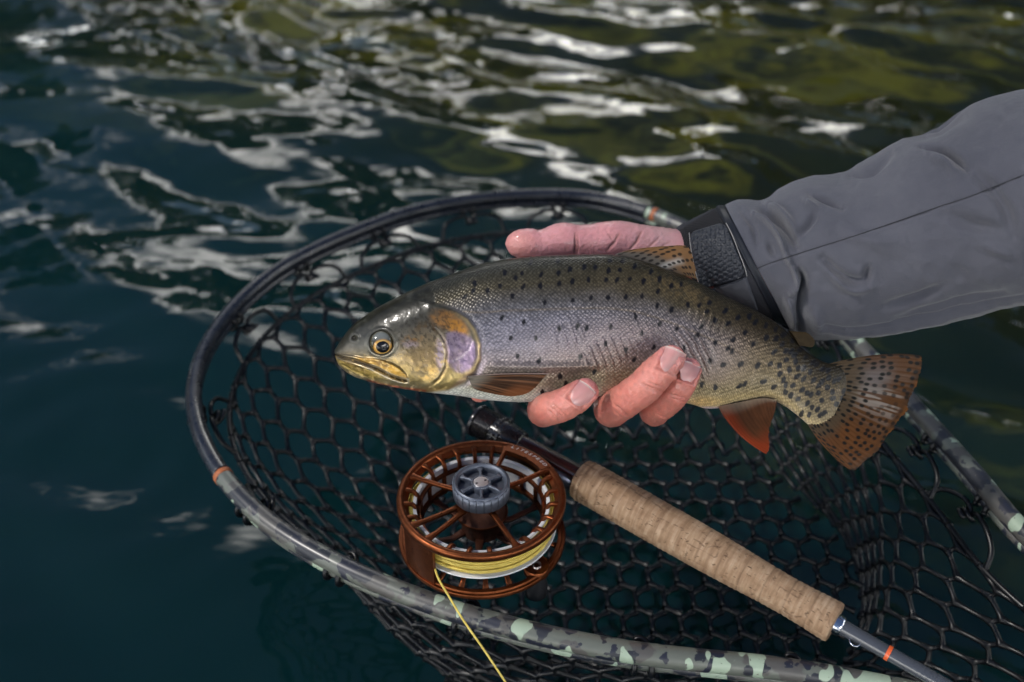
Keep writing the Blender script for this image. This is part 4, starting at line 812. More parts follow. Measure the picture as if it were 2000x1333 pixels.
m_let, _, _ = mat('white_lettering', (0.8, 0.79, 0.78), 0.5)
word = 'LITESPEED'
for i, ch in enumerate(word):
    cu = bpy.data.curves.new('letter', 'FONT'); cu.body = ch; cu.size = 0.0042; cu.extrude = 0.00008; cu.align_x = 'CENTER'; cu.shear = .25
    to = bpy.data.objects.new('tmp', cu); sc.collection.objects.link(to); dg = bpy.context.evaluated_depsgraph_get(); dg.update()
    me = bpy.data.meshes.new_from_object(to.evaluated_get(dg)); bpy.data.objects.remove(to); me.materials.append(m_let)
    o = link('letter', me, plate); a = R(66.5 - i * 3.95); rr = RO - .0043
    o.location = (rr * math.cos(a), rr * math.sin(a), ZF + .00078); o.rotation_euler.z = a - R(90); o.scale = (.95, .62, 1)
# arbor: an openwork drum, white backing showing between its bars, yellow line wound outside
lobj('arbor_ring', *lathe([(RA-.0014,ZF-.0086),(RA+.0006,ZF-.0086),(RA+.0006,ZF-.0104),(RA-.0014,ZF-.0104)], 128, True), m=m_cop)
lobj('arbor_ring', *lathe([(RA-.0016,ZB+.0084),(RA+.0006,ZB+.0084),(RA+.0006,ZB+.0062),(RA-.0016,ZB+.0062)], 128, True), m=m_cop)
ab_me = MB().add(*rbar([(RA-.0004,0,ZF-.0092),(RA-.0004,0,ZB+.005)], .0022, .0018)).data('arbor_bar', m_cop)
for k in range(18): o = link('arbor_bar', ab_me, reel); o.rotation_euler.z = R(10 + 20 * k)
m_bkg, t, b = mat('white_backing', (0.66, 0.67, 0.68), 0.7); wn = N(t, 'ShaderNodeTexWave', i_Scale=420.0, bands_direction='Z'); cc = N(t, 'ShaderNodeTexCoord'); L(t, cc.outputs['Object'], wn.inputs['Vector']); bump(t, b, wn.outputs['Fac'], .5, .0005)
lobj('backing', *lathe([(RA+.0008,ZF-.0052),(RA+.0026,ZF-.0048),(RA+.0026,ZB+.0080),(RA+.0008,ZB+.0084)], 128, True), m=m_bkg)
m_line, t, b = mat('yellow_line', (0.50, 0.40, 0.10), 0.45, attr=None); n_ = noise_node(t, 160, 3.0); r_ = ramp(t, n_.outputs[0], [(0.3, (0.56, 0.41, 0.07)), (0.7, (0.76, 0.60, 0.14))]); L(t, r_.outputs[0], b.inputs['Base Color'])
wl = MB(); rl = np.random.RandomState(4); aa = np.linspace(0, 2 * np.pi, 121)[:-1]
for lay in range(3):
    rad = RA + .0030 + lay * .0011; zt, zb = ZF - .0062 - lay * .0008, ZB + .0088 + lay * .0006; nturn = int((zt - zb) / .00098)
    for k in range(nturn):
        z0 = zt - (k + .5) / nturn * (zt - zb); p1, p2 = rl.rand(2) * 6.28; wob = .00038 * np.sin(aa + p1) + .00025 * np.sin(2 * aa + p2); rj = rad + .0002 * rl.randn() + .00022 * np.sin(aa + p2)
        if lay >= 3 and rl.rand() < .25: wob = wob + .0014 * np.sin(aa + p1)
        V, Q, T = tube(np.stack([rj * np.cos(aa), rj * np.sin(aa), z0 + wob], -1), .00056, 6, True); wl.add(V, Q)
wl.obj('wound_line', m_line, reel)
lobj('backing', *lathe([(RA+.0010,ZB+.0086),(RA+.0062,ZB+.0086),(RA+.0066,ZB+.0080),(RA+.0010,ZB+.0076)], 128, True), m=m_bkg)
# rear spool face
rb_me = MB().add(*rbar([(RA-.001,0,ZB+.0066),(RA+.003,0,ZB+.0012),(RO-.0030,0,ZB-.0004)], [.0030,.0026,.0040], .0016)).data('rear_rung', m_cop)
for k in range(20): o = link('rear_rung', rb_me, reel); o.rotation_euler.z = R(4 + 18 * k)
rs_me = MB().add(*rbar([(.008,0,ZB+.0060),(.018,0,ZB+.0028),(.030,0,ZB+.0050),(RA,0,ZB+.0070)], [.0060,.0032,.0028,.0060], .0020)).data('rear_spoke', m_dcop)
for k in range(6): o = link('rear_spoke', rs_me, reel); o.rotation_euler.z = R(25 + 60 * k)
lobj('hub', *lathe([(.0001,ZF-.001),(.0105,ZF-.001),(.0110,ZF-.0030),(.0128,ZF-.0105),(.0142,ZF-.0120),(.0142,ZF-.0128),(.0122,ZF-.0135),(.0112,ZB+.003),(.0001,ZB+.001)], 72), m=m_dcop)
lobj('hub_band', *lathe([(.0143,ZF-.0112),(.0146,ZF-.0116),(.0146,ZF-.0124),(.0143,ZF-.0128)], 72, True), m=m_cop)
# frame pillar by the line exit, and the block behind the lettered plate
def pill(a0, a1, r0, r1): return arcplate(r0, r1, a0, a1, ZB + .0006, ZF - .0024, 20)
lobj('pillar', *pill(208, 238, RO - .0024, RO - .0003), m=m_cop); lobj('pillar', *pill(44, 60, RO - .0030, RO - .0008), m=m_dcop)
# drag knob
kz = ZF + .0006
kn = lobj('drag_knob', *lathe([(.0001,kz),(.0146,kz),(.0150,kz+.0006),(.0153,kz+.0080),(.0150,kz+.0093),(.0142,kz+.0098),(.0132,kz+.0094),(.0126,kz+.0080),(.0124,kz+.0050),(.0001,kz+.0046)], 144), m=m_gry, sharp=50)
gr_me = MB().add(*rbar([(.0151,0,kz+.0002),(.0154,0,kz+.0050),(.0154,0,kz+.0090)], .0035, .0006)).data('grip_rib', m_gry)
for k in range(24): o = link('grip_rib', gr_me, kn); o.rotation_euler.z = R(15 * k); o.scale = (1, 1.05, 1)
ks_me = MB().add(*rbar([(.0040,0,kz+.0066),(.0070,0,kz+.0066),(.0105,0,kz+.0064),(.0130,0,kz+.0076)], [.0034,.0016,.0016,.0040], [.0050,.0044,.0040,.0024])).data('knob_spoke', m_gry)
for k in range(6): o = link('knob_spoke', ks_me, kn); o.rotation_euler.z = R(33 + 60 * k)
lobj('knob_boss', *lathe([(.0056,kz+.0040),(.0056,kz+.0086),(.0052,kz+.0092),(.0046,kz+.0092),(.0046,kz+.0084)], 64), m=m_gry, parent=kn)
cp = lobj('knob_cap', *lathe([(.00001,kz+.0093),(.0040,kz+.0093),(.0045,kz+.0088),(.0045,kz+.0080)], 64), m=m_slv2, parent=kn); cp.data.materials[0] = mat('brushed_cap', (.45,.44,.45), .33, metal=1.0)[0]
ht = MB(); 
for sx_ in (-1, 1): 
    V, Q, T = lathe([(.00001,kz+.00938),(.0006,kz+.00938),(.0008,kz+.0092)], 20); ht.add(V + np.array([sx_ * .0023, sx_ * .0012, 0]), Q)
ht.obj('cap_hole', m_blk, kn)
# crank handle under the rear ring
ha = R(318); hc_ = np.array([.0405 * math.cos(ha), .0405 * math.sin(ha), 0])
V, Q, T = lathe([(.00001,ZB-.021),(.0050,ZB-.021),(.0062,ZB-.0195),(.0064,ZB-.012),(.0052,ZB-.006),(.0050,ZB-.0028),(.0001,ZB-.0028)], 40); lobj('crank_handle', V + hc_, Q, m=m_blk)
V, Q, T = lathe([(.00001,ZB+.0024),(.0066,ZB+.0024),(.0070,ZB+.0018),(.0070,ZB-.0024),(.00001,ZB-.0024)], 40); lobj('handle_plate', V + hc_, Q, m=m_cop)
V, Q, T = lathe([(.0012,ZB+.0030),(.0026,ZB+.0034),(.0030,ZB+.0022)], 32); lobj('handle_screw', V + hc_, Q, m=m_slv2)
V, Q, T = lathe([(.00001,ZB+.0022),(.0014,ZB+.0024),(.0014,ZB+.003)], 24); lobj('screw_socket', V + hc_, Q, m=m_blk)
# loose line leaving the reel over the hoop
RZ = REEL_C
pts = np.array([onz(846, 1100, ZR - .004), onz(858, 1140, .131), onz(873, 1165, .1268), onz(905, 1218, .1195), onz(945, 1275, .110), onz(990, 1340, .092), onz(1040, 1410, .06), onz(1100, 1480, .02), onz(1150, 1530, -.03)])
V, Q, T = tube(spline(pts, 80) - np.asarray(REEL_C), .00058, 8); lobj('loose_line', V, Q, T, m_line)

# ================================================================== FLY ROD
def rod_pt(x, z): return onz(x, 820 + (x - 930) * 0.5665, z)
RA0, RB0 = rod_pt(930, .1345), rod_pt(1900, .1185)
rax = (RB0 - RA0) / np.linalg.norm(RB0 - RA0); RL = np.linalg.norm(RB0 - RA0)
def rod_s(x):                                                             # distance along the rod that shows at pixel x
    s = np.linspace(-.05, RL * 1.4, 4000); q, _, _ = proj(RA0 + s[:, None] * rax); return float(np.interp(x, q, s))
rod = thing('fly_rod', 'fly rod butt with cork grip and dark maroon reel seat laid across the net', 'fishing rod', RA0)
rup = np.cross(rax, [0, 0, 1.0])
def rl_(name, prof, m, parent=rod, n=48, sharp=40):
    V, Q, T = lathe([(r_, s_) for s_, r_ in prof], n); V = orient(V, RA0, rax, rup); return MB().add(V, Q).obj(name, m, parent, sharp=sharp)
sB, sL0, sL1, sH, sC0, sC1 = rod_s(930), rod_s(968), rod_s(985), rod_s(1018), rod_s(1131), rod_s(1632)
m_cap, t, b = mat('black_anodised', (0.014, 0.013, 0.016), 0.26, metal=.35, coat=.3); rough_noise(t, b, .18, .34, 400)
m_maroon, t, b = mat('maroon_lacquer', (0.030, 0.007, 0.008), 0.22, coat=.8, coat_r=.08)
cap = rl_('butt_cap', [(sB, .00001), (sB, .0098), (sB + .0012, .0106), (sB + .0026, .0104), (sB + .0030, .0094)] + [(sB + .0034 + k * .0006, .0094 + (.0004 if k % 2 else 0)) for k in range(18)] + [(sB + .0146, .0092), (sB + .0150, .0088)], m_cap, sharp=60)
lk = rl_('locking_nut', [(sL0, .0086), (sL0, .0092), (sL0 + .0052, .0094), (sL0 + .0056, .0100), (sL0 + .0072, .0100), (sL0 + .0078, .0094), (sH - .004, .0088), (sH, .0080), (sH + .0006, .0070)], m_cap)
kb = MB().add(*rbar([(.0094,0,sL0+.0004),(.0097,0,sL0+.0030),(.0096,0,sL0+.0052)], .0012, .0006))
for k in range(22):
    a = 2 * math.pi * k / 22; Vk = kb.V[0]; Vr = np.stack([Vk[:, 0] * math.cos(a) - Vk[:, 1] * math.sin(a), Vk[:, 0] * math.sin(a) + Vk[:, 1] * math.cos(a), Vk[:, 2]], -1)
    MB().add(orient(Vr, RA0, rax, rup), kb.Q[0]).obj('knurl', m_cap, lk)
rl_('reel_seat', [(sH - .002, .0001), (sH - .002, .0066), (sH + .010, .0068), (sC0 - .02, .0070), (sC0 + .004, .0072), (sC0 + .004, .0001)], m_maroon)
# reel foot clamped on the underside towards the reel
rdir = np.asarray(REEL_C) - (RA0 + rax * ((np.asarray(REEL_C) - RA0) @ rax)); rdist = np.linalg.norm(rdir); rdir /= rdist; rz_ = np.cross(rax, rdir)
def fbox(s0, s1, h0, h1, w0, w1):
    c = [(s0, h0, -w0), (s1, h0, -w0), (s1, h0, w0), (s0, h0, w0), (s0, h1, -w1), (s1, h1, -w1), (s1, h1, w1), (s0, h1, w1)]
    return np.array([RA0 + rax * a + rdir * h + rz_ * z for a, h, z in c]) - np.asarray(REEL_C), [[0,3,2,1],[4,5,6,7],[0,1,5,4],[1,2,6,5],[2,3,7,6],[3,0,4,7]]
sR = (np.asarray(REEL_C) - RA0) @ rax
from mathutils import Euler
RM = np.array(reel.rotation_euler.to_matrix())
def toreel(V): return V @ RM
V, Q = fbox(sH + .001, sC0 + .003, .0062, .0088, .0048, .0040); MB().add(toreel(V), Q).obj('reel_foot', mat('foot_metal', (.10,.11,.15), .28, metal=.8)[0], reel, smooth=False)
V, Q = fbox(sR - .016, sR + .018, .0086, max(.012, rdist - RO + .0016), .0050, .0070); MB().add(toreel(V), Q).obj('reel_stem', m_dcop, reel, smooth=False)
# cork grip
Lc = sC1 - sC0
prof = [(sC0, .0001), (sC0, .0098), (sC0 + .0012, .0116), (sC0 + .004, .0123)]
f_ = np.linspace(.03, .985, 60); rr_ = np.interp(f_, [.03, .12, .3, .5, .65, .78, .88, .95, .985], [.0123, .0124, .0123, .0119, .0111, .0101, .0100, .0107, .0110])
rr_ = np.convolve(np.r_[[rr_[0]] * 3, rr_, [rr_[-1]] * 3], np.ones(7) / 7, 'valid')
prof += [(sC0 + Lc * a, b_) for a, b_ in zip(f_, rr_)] + [(sC1 - .0004, .0108), (sC1, .0100), (sC1, .0001)]
m_cork, t, b = mat('cork', rough=0.72, spec=.3)
tco = N(t, 'ShaderNodeAttribute', attribute_name='rc')                      # (along, angle, radius) coordinates of the grip
n1_ = noise_node(t, 1.0, 4.0, .6, tco.outputs['Vector']); mpa = N(t, 'ShaderNodeMapping'); mpa.inputs['Scale'].default_value = (330, .55, 1); L(t, tco.outputs['Vector'], mpa.inputs[0])
n1_ = noise_node(t, 1.0, 3.0, .6, mpa.outputs[0]); rc1 = ramp(t, n1_.outputs[0], [(0.25, (0.19, 0.115, 0.068)), (0.5, (0.31, 0.205, 0.125)), (0.72, (0.43, 0.31, 0.21))])
mpb = N(t, 'ShaderNodeMapping'); mpb.inputs['Scale'].default_value = (60, 2.2, 1); L(t, tco.outputs['Vector'], mpb.inputs[0]); n2_ = noise_node(t, 1.0, 4.0, .65, mpb.outputs[0])
mb = N(t, 'ShaderNodeMix', data_type='RGBA', blend_type='MULTIPLY'); mb.inputs[0].default_value = .75; L(t, rc1.outputs[0], mb.inputs[6]); rb2 = ramp(t, n2_.outputs[0], [(.3, (.70, .62, .56)), (.6, (1, 1, 1))]); L(t, rb2.outputs[0], mb.inputs[7])
mpp = N(t, 'ShaderNodeMapping'); mpp.inputs['Scale'].default_value = (210, 9, 1); mpp.inputs['Location'].default_value = (3.3, 1.7, 0); L(t, tco.outputs['Vector'], mpp.inputs[0]); n3_ = noise_node(t, 1.0, 2.0, .5, mpp.outputs[0])
pit = ramp(t, n3_.outputs[0], [(.66, (1, 1, 1)), (.70, (.12, .07, .04))]); mb2 = N(t, 'ShaderNodeMix', data_type='RGBA', blend_type='MULTIPLY'); mb2.inputs[0].default_value = .85; L(t, mb.outputs[2], mb2.inputs[6]); L(t, pit.outputs[0], mb2.inputs[7])
acr = N(t, 'ShaderNodeAttribute', attribute_name='crack'); mb3 = N(t, 'ShaderNodeMix', data_type='RGBA'); L(t, acr.outputs['Fac'], mb3.inputs[0]); L(t, mb2.outputs[2], mb3.inputs[6]); mb3.inputs[7].default_value = (.09, .05, .03, 1); L(t, mb3.outputs[2], b.inputs['Base Color'])
bc1 = bump(t, b, n1_.outputs[0], .35, .0007); bump(t, b, pit.outputs[0], .5, .0008, bc1)
# dense grip mesh with relief: rings, cracks and pits
nS, nA = 520, 220; pS = np.array([p[0] for p in prof]); pR = np.array([p[1] for p in prof]); pk = np.r_[0, np.cumsum(np.hypot(np.diff(pS), np.diff(pR)))]; kk = np.linspace(0, pk[-1], nS); gs, gr = np.interp(kk, pk, pS), np.interp(kk, pk, pR)
ga = np.arange(nA) / nA * 2 * np.pi; GS, GA = np.meshgrid(gs, ga, indexing='ij'); GR = np.repeat(gr[:, None], nA, 1)
Vt = orient(np.stack([GR * np.cos(GA), GR * np.sin(GA), GS], -1).reshape(-1, 3), RA0, rax, rup); kx, ky, _ = proj(Vt); kx = kx.reshape(GS.shape); ky = ky.reshape(GS.shape)
jx = kx + 5 * (fbm(kx / 12, ky / 12, 181) - .5); jy = ky + 5 * (fbm(kx / 12, ky / 12, 185) - .5)
facing = ((Vt - (RA0 + ((Vt - RA0) @ rax)[:, None] * rax)) @ (-FW)).reshape(GS.shape) > 0
Z5 = lambda x, y: (1100 + x / 2.5, 880 + y / 2.5)
CR = [[(105,65),(140,90),(165,100),(185,122),(215,125)], [(215,120),(260,140),(300,165),(345,190),(355,196)], [(350,200),(400,230),(450,262),(490,290)], [(150,265),(185,262),(210,270)], [(165,195),(160,230)], [(600,450),(640,470),(690,495),(735,525),(750,520)], [(740,450),(760,490),(745,520)], [(640,435),(700,470),(770,470)], [(975,655),(992,665)], [(1040,705),(1045,690),(1060,668)], [(1065,670),(1105,690),(1145,720)], [(1080,790),(1120,812),(1160,815)], [(1180,800),(1215,845)], [(1290,790),(1300,850)], [(1240,770),(1262,800)], [(540,360),(590,385)], [(470,330),(520,352)]]
crk = np.zeros_like(GS)
for c in CR:
    d, _, p = pdist(jx, jy, [Z5(*q) for q in c]); crk = np.maximum(crk, .7 * (1 - sstep(.4, 1.5, d)) * (.5 + .5 * np.sin(p * 9)) ** .3 * facing)
rp = np.random.RandomState(8); joint = np.exp(-((((GS - sC0) % .0127) - .006) / .00035) ** 2) * (.35 + .65 * fbm(GS * 30, GA * 3, 197)); crk = np.maximum(crk, .45 * joint * (GR > .006))
for _ in range(150):
    s0, a0 = sC0 + rp.rand() * Lc, rp.rand() * 6.283; da = (GA - a0 + np.pi) % (2 * np.pi) - np.pi; ls_, la_ = .0003 + .0004 * rp.rand(), (.04 + .12 * rp.rand() ** 2)
    crk = np.maximum(crk, (.4 + .5 * rp.rand()) * (1 - sstep(.6, 1.2, np.hypot((GS - s0 + .0004 * np.sin(da * 40)) / ls_, da / la_))))
rings = .00011 * np.sin(GS * 2 * np.pi / .0031 + 2 * fbm(GS * 90, GA * 2, 191)) * sstep(.15, .4, fbm(GS * 40, GA * .8, 193)) - .00012 * np.exp(-((((GS - sC0) % .0127) - .006) / .0003) ** 2)
GR = GR + np.where((GR > .006), rings - .0004 * crk + .00022 * (fbm(GS * 260, GA * 5, 195) - .5), 0)
MB().add(orient(np.stack([GR * np.cos(GA), GR * np.sin(GA), GS], -1).reshape(-1, 3), RA0, rax, rup), gridq(nS, nA, True)[:, ::-1], rc=np.stack([GS, GA * 1.0, GR], -1).reshape(-1, 3), crack=crk.ravel()).obj('cork_grip', m_cork, rod)
m_wc, _, _ = mat('winding_check', (.60,.62,.70), .18, metal=1.0)
m_blank, t, b = mat('graphite_blank', (.055,.06,.072), .25, coat=.6, coat_r=.06)
m_or, _, _ = mat('orange_thread', (.65,.10,.02), .4, coat=.5)
rl_('winding_check', [(sC1 - .001, .0001), (sC1 - .001, .0052), (sC1 + .0030, .0052), (sC1 + .0038, .0046), (sC1 + .0042, .0038)], m_wc)
sE = RL * 1.25
rl_('blank', [(sC1, .0001), (sC1 + .001, .0043), (sC1 + .014, .0039), (sE - .001, .0026), (sE, .0001)], m_blank)
sO = rod_s(1735); rl_('thread_band', [(sO - .0011, .0034), (sO - .0010, .0040), (sO + .0010, .0040), (sO + .0011, .0034)], m_or)
for x in (1775, 1786, 1797, 1808, 1819, 1830): s0 = rod_s(x); rl_('thread_wrap', [(s0 - .0012, .0030), (s0 - .0007, .0037), (s0 + .0007, .0037), (s0 + .0012, .0030)], m_blank)
sK = rod_s(1676); aK = np.linspace(0, math.pi, 20)
kdir = -UP * .3 - rup * 0; kdn = np.cross(rax, rdir); hk = RA0 + rax * sK; dn = rdir
MB().add(*tube(np.array([hk + rax * .0028 * math.cos(a) + dn * (.0035 + .0034 * math.sin(a)) for a in aK]), .00045, 8)).obj('hook_keeper', m_wc, rod)

# ================================================================== LANDING NET
ZH = 0.106
hp = [(1325,440),(1265,415),(1150,385),(1000,383),(830,407),(700,450),(560,517),(465,593),(402,680),(379,760),(386,830),(402,873),(442,938),(522,1018),(640,1092),(800,1163),(950,1213),(1200,1269),(1600,1318)]
H3 = [onz(x, y, ZH) for x, y in hp] + [np.array([.27, .262, ZH]), np.array([.335, .232, ZH]), np.array([.363, .240, ZH]), np.array([.358, .275, ZH])] + [onz(x, y, ZH) for x, y in [(2000,1040),(1900,922),(1790,800),(1690,688),(1560,560),(1440,492)]]
HC = resample(spline(H3, 1200, closed=True), 1400, True); NH = len(HC)
hpx, hpy, _ = proj(HC)
def hidx(x, y): return int(np.argmin((hpx - x) ** 2 + (hpy - y) ** 2))
cenH = HC.mean(0)
net = thing('landing_net', 'big landing net, dark hoop partly wrapped in camouflage, black rubber mesh bag', 'fishing net', tuple(cenH))
m_carb, t, b = mat('carbon_tube', (.022,.024,.032), .3, coat=.4, coat_r=.1); rough_noise(t, b, .2, .42, 120)
n_ = noise_node(t, 60, 5.0); r_ = ramp(t, n_.outputs[0], [(.3, (.008,.009,.014)), (.62, (.015,.017,.024)), (.8, (.045,.045,.05))]); L(t, r_.outputs[0], b.inputs['Base Color'])
m_camo, t, b = mat('camouflage_wrap', rough=.40, coat=.25, coat_r=.2)
at_ = N(t, 'ShaderNodeAttribute', attribute_name='hc')
def thr(scale, seed, lo, hi, det=2.0, st=(1, 1, 1)):
    m_ = N(t, 'ShaderNodeMapping'); m_.inputs['Location'].default_value = (seed, seed * 1.7, seed * .3); m_.inputs['Scale'].default_value = st; L(t, at_.outputs['Vector'], m_.inputs[0])
    n_ = noise_node(t, scale, det, .5, m_.outputs[0]); r_ = N(t, 'ShaderNodeMapRange', i_1=lo, i_2=hi); L(t, n_.outputs[0], r_.inputs[0]); return r_.outputs[0]
def mixr(a, c, f):
    m_ = N(t, 'ShaderNodeMix', data_type='RGBA'); L(t, f, m_.inputs[0])
    if isinstance(a, tuple): m_.inputs[6].default_value = (*a, 1)
    else: L(t, a, m_.inputs[6])
    m_.inputs[7].default_value = (*c, 1); return m_.outputs[2]
c0 = mixr((.080,.076,.070), (.115,.125,.105), thr(45, 2.0, .48, .50, 3.0)); c0 = mixr(c0, (.018,.020,.027), thr(62, 17.0, .515, .525, 4.0)); c0 = mixr(c0, (.016,.018,.030), thr(75, 11.0, .60, .61, 4.0)); c0 = mixr(c0, (.32,.40,.30), thr(74, 23.0, .615, .625, 2.0, (1, .55, .55))); c0 = mixr(c0, (.10,.09,.08), thr(600, 3.0, .68, .74, 2.0)); L(t, c0, b.inputs['Base Color'])
wn_ = noise_node(t, 900, 3.0); bump(t, b, wn_.outputs[0], .12, .0005)
m_band, _, _ = mat('orange_band', (.38,.11,.035), .5)
arcl = np.r_[0, np.cumsum(np.linalg.norm(np.diff(HC, axis=0), axis=1))]
def hseg(name, i0, i1, r, off, m, k=20, squash=1.0):
    idx = np.arange(i0, i1 + 1) if i1 > i0 else np.r_[np.arange(i0, NH), np.arange(0, i1 + 1)]
    P = HC[idx] + np.array([0, 0, off]); V, Q, T = tube(P, r, k, up=(0, 0, 1), squash=squash); a = np.arange(k) / k * 2 * np.pi
    s = np.arange(len(idx)) * (arcl[-1] / NH) + arcl[i0]
    hc = np.stack([np.repeat(s, k), np.tile(r * np.cos(a), len(idx)) + off, np.tile(r * np.sin(a), len(idx))], -1); hc = np.vstack([hc, hc[:1], hc[-1:]])
    return MB().add(V, Q, T, hc=hc).obj(name, m, net)
iA, iB = hidx(1262, 415), hidx(434, 925); iA2, iB2 = hidx(1270, 417), hidx(440, 934)
RT_, RR_ = .0058, .0031; ZO = -.0088
hseg('hoop_tube', iA, iB, RT_ * .95, 0, m_carb, 22); hseg('hoop_rail', iA, iB, RR_, ZO, m_carb, 14)
hseg('hoop_band', iA2 - 5, iA2 - 2, RT_ * 1.06, 0, m_band, 22); hseg('hoop_band', iB + 1, iB + 4, RT_ * 1.06, 0, m_band, 22)
hseg('camouflage_wrap', iB + 1, iA - 1, RT_ * 1.02, 0, m_camo, 26); hseg('rail_wrap', iB + 1, iA - 1, RR_ * 1.04, ZO, m_camo, 14)
hd_ = np.array([.80, -.60, 0]); e0 = np.array([.355, .247, ZH - .002]); hP = np.array([e0 + hd_ * s for s in np.linspace(0, .45, 40)])
V, Q, T = tube(hP, np.interp(np.linspace(0, 1, 40), [0, .05, .9, 1], [.010, .012, .0135, .013]), 24); MB().add(V, Q, T, hc=np.vstack([np.stack([np.repeat(np.linspace(2, 2.45, 40), 24), np.tile(np.cos(np.arange(24) / 24 * 6.283) * .013, 40), np.tile(np.sin(np.arange(24) / 24 * 6.283) * .013, 40)], -1), [[2, 0, 0], [2.45, 0, 0]]])).obj('handle', m_camo, net)

# bag: rubber mesh hung from a cord, steep on the near side, sloping to a pocket under water
m_mesh, t, b = mat('net_rubber', (.004,.0045,.006), .2, spec=.35); rough_noise(t, b, .22, .4, 90)
CB = np.array([.085, .445, 0]); Cn = np.roll(HC, -1, 0) - np.roll(HC, 1, 0); Cn = np.stack([-Cn[:, 1], Cn[:, 0], 0 * Cn[:, 0]], -1); Cn /= np.linalg.norm(Cn, axis=1, keepdims=True); Cn *= np.sign(((cenH - HC) * Cn).sum(1))[:, None]
top = HC + Cn * .019 + np.array([0, 0, -.026])
angs = np.arctan2(HC[:, 1] - cenH[1], HC[:, 0] - cenH[0])
tilt = lambda y: np.interp(y, [CB[1] - .115, CB[1] + .02, CB[1] + .115], [-.034, .004, .014])
botr = np.stack([.155 * np.cos(angs), .115 * np.sin(angs), 0 * angs], -1) + CB; botr[:, 2] = tilt(botr[:, 1])
ZT0 = top[0, 2]
def bag(f, t_):
    """f in [0,1) round the hoop, t in [0,1] from cord to bottom"""
    i = (f % 1.0) * NH; i0 = np.floor(i).astype(int) % NH; i1 = (i0 + 1) % NH; u = (i - np.floor(i))[..., None]
    a = top[i0] * (1 - u) + top[i1] * u; b_ = botr[i0] * (1 - u) + botr[i1] * u; t3 = t_[..., None]
    xy = a + (b_ - a) * (t3 ** 1.12); z = ZT0 + (b_[..., 2] - ZT0) * (t3[..., 0] ** .92)
    sag = .010 * np.sin(f * 2 * np.pi * 3 + 1.3) * np.sin(t_ * np.pi) + .006 * np.sin(f * 2 * np.pi * 7 + t_ * 3) * np.sin(t_ * np.pi)
    dirc = xy - CB; dirc[..., 2] = 0; dirc /= np.linalg.norm(dirc, axis=-1, keepdims=True) + 1e-9
    xy = xy + dirc * sag[..., None]; xy[..., 2] = z + .008 * np.sin(f * 2 * np.pi * 5 + 2) * np.sin(t_ * np.pi); return xy
NC, NR = 58, 8
bagm = MB()
def strand(P, r0=.0016, r1=.0027, k=6):
    n = len(P); u = np.linspace(0, 1, n); r = r0 + (r1 - r0) * (np.abs(2 * u - 1) ** 4); bagm.add(*tube(P, r, k, caps=False))
def node(c, j): return ((c + (.5 if j % 2 else 0)) / NC, j)
tj = lambda j, q=0.0: (j + q) / (NR + .4)
vj = lambda n: (vnoise(np.array([n * 1.37]), np.array([n * .71 + 3]), 7)[0] - .5)
# brick-hex: two node rows per cell row (upper point, lower point)
for j in range(NR):
    for c in range(NC):
        f0 = (c + (.5 if j % 2 else 0)) / NC; jt = lambda k: .12 * vj(k) / NC
        # vertical strand between (f0, lower of row j) and (f0, upper of row j+1); diagonals to the neighbours
        uu = np.linspace(0, 1, 6); strand(bag(np.full(6, f0) + jt(c + j * 97), tj(j, .30) + uu * (tj(j, .80) - tj(j, .30))))
        for sgn in (-1, 1):
            fd = f0 + sgn * .5 / NC; bend = uu + .0; strand(bag(f0 + (fd - f0) * uu + jt(c + j * 97) * (1 - uu) + jt(int(round((fd * NC - (.5 if (j + 1) % 2 else 0)))) % NC + (j + 1) * 97) * uu, tj(j, .80) + (tj(j + 1, .30) - tj(j, .80)) * uu ** 1.15))
    if j == 0:
        for c in range(NC):
            for sgn in (-1, 1): uu = np.linspace(0, 1, 5); strand(bag(c / NC + sgn * .5 / NC * (1 - uu), tj(0, .0) + tj(0, .30) * uu))
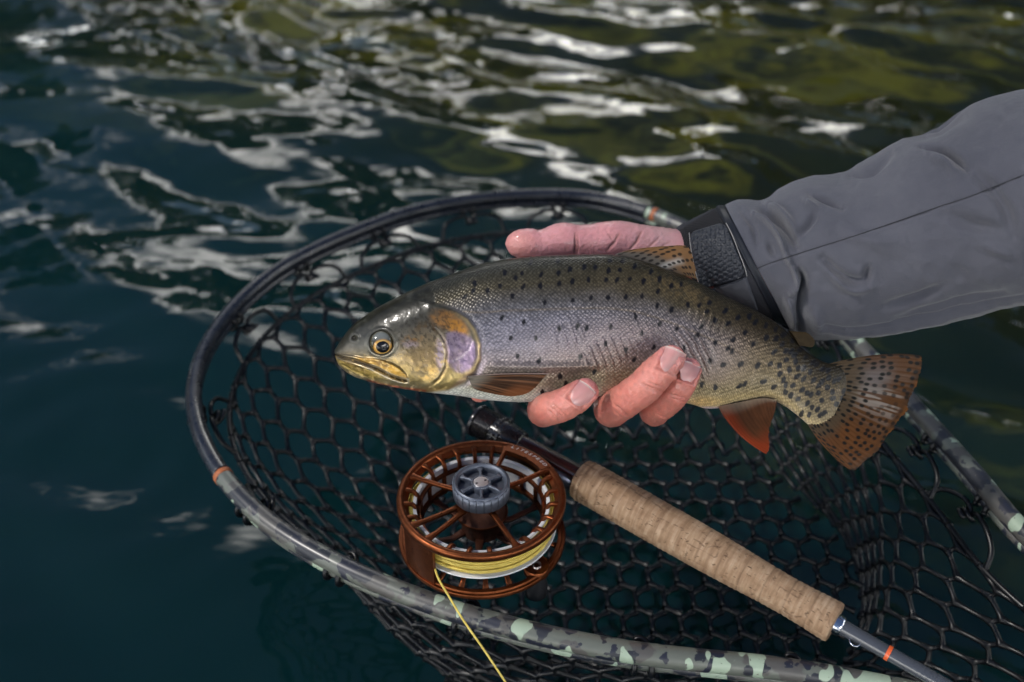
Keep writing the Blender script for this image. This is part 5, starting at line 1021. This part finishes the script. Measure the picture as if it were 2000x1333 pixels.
# flat bottom of the pocket
PIT = .0195
for iy in range(-8, 9):
    for ix in range(-12, 13):
        x = (ix + (.5 if iy % 2 else 0)) * PIT; y = iy * PIT * .87
        if (x / .155) ** 2 + (y / .115) ** 2 > 1.05: continue
        c = CB + np.array([x, y, tilt(CB[1] + y) - .004 * (1 - (x / .155) ** 2 - (y / .115) ** 2)])
        hx_ = [c + PIT * .577 * np.array([math.cos(R(90 + 60 * k)), math.sin(R(90 + 60 * k)), 0]) for k in range(4)]
        for k in range(3): strand(np.linspace(hx_[k], hx_[k+1], 3), k=5)
mb_ = bagm.obj('mesh_bag', m_mesh, net); mb_['kind'] = 'stuff'
ft = np.linspace(0, 1, 900, endpoint=False); MB().add(*tube(bag(ft, np.zeros(900)), .0019, 8, True)).obj('rim_cord', m_mesh, net)
# cord loops tying the bag to the rail
ties = [(1092,385),(915,392),(738,437),(585,505),(452,607),(388,790),(478,978),(650,1098),(900,1199),(1250,1277),(1560,1314),(1936,968),(1830,845),(1640,640),(1480,515),(1300,430)]
for k, (x, y) in enumerate(ties):
    i = hidx(x, y); rail = HC[i] + np.array([0, 0, ZO]); tg = HC[(i+2) % NH] - HC[i-2]; tg /= np.linalg.norm(tg); nin = Cn[i]
    loop = []
    for q in (-1, 1):
        a = np.linspace(0, 2 * np.pi, 28); cc_ = rail + tg * q * .0045
        ringp = cc_ + np.cos(a)[:, None] * nin * .0052 + np.sin(a)[:, None] * np.array([0, 0, .0052]) + tg * (.0022 * np.sin(a * .5))[:, None]; loop.append(ringp)
    mbk = MB()
    for ringp in loop: mbk.add(*tube(ringp, .0016, 8))
    kc = rail + nin * .0095 + np.array([0, 0, -.006]); a = np.linspace(0, 2 * np.pi * 1.4, 30); mbk.add(*tube(kc + np.cos(a)[:, None] * tg * .0042 + np.sin(a)[:, None] * (nin * .0035 + np.array([0, 0, .0035])) + nin * .0006 * a[:, None], .0016, 8))
    for q in (-1, 1):
        fi = i / NH + q * .0175; e = bag(np.array([fi]), np.array([0.0]))[0]; s0 = rail + tg * q * .0045 + nin * .005; mid_ = s0 * .45 + e * .55 + tg * q * .006 + np.array([0, 0, .003 + .002 * math.sin(k * 2.1)])
        mbk.add(*tube(spline([kc, s0 + nin * .004 + np.array([0, 0, -.002]), mid_, e], 16), .00165, 8))
    mbk.obj('attachment_loop', m_mesh, net)
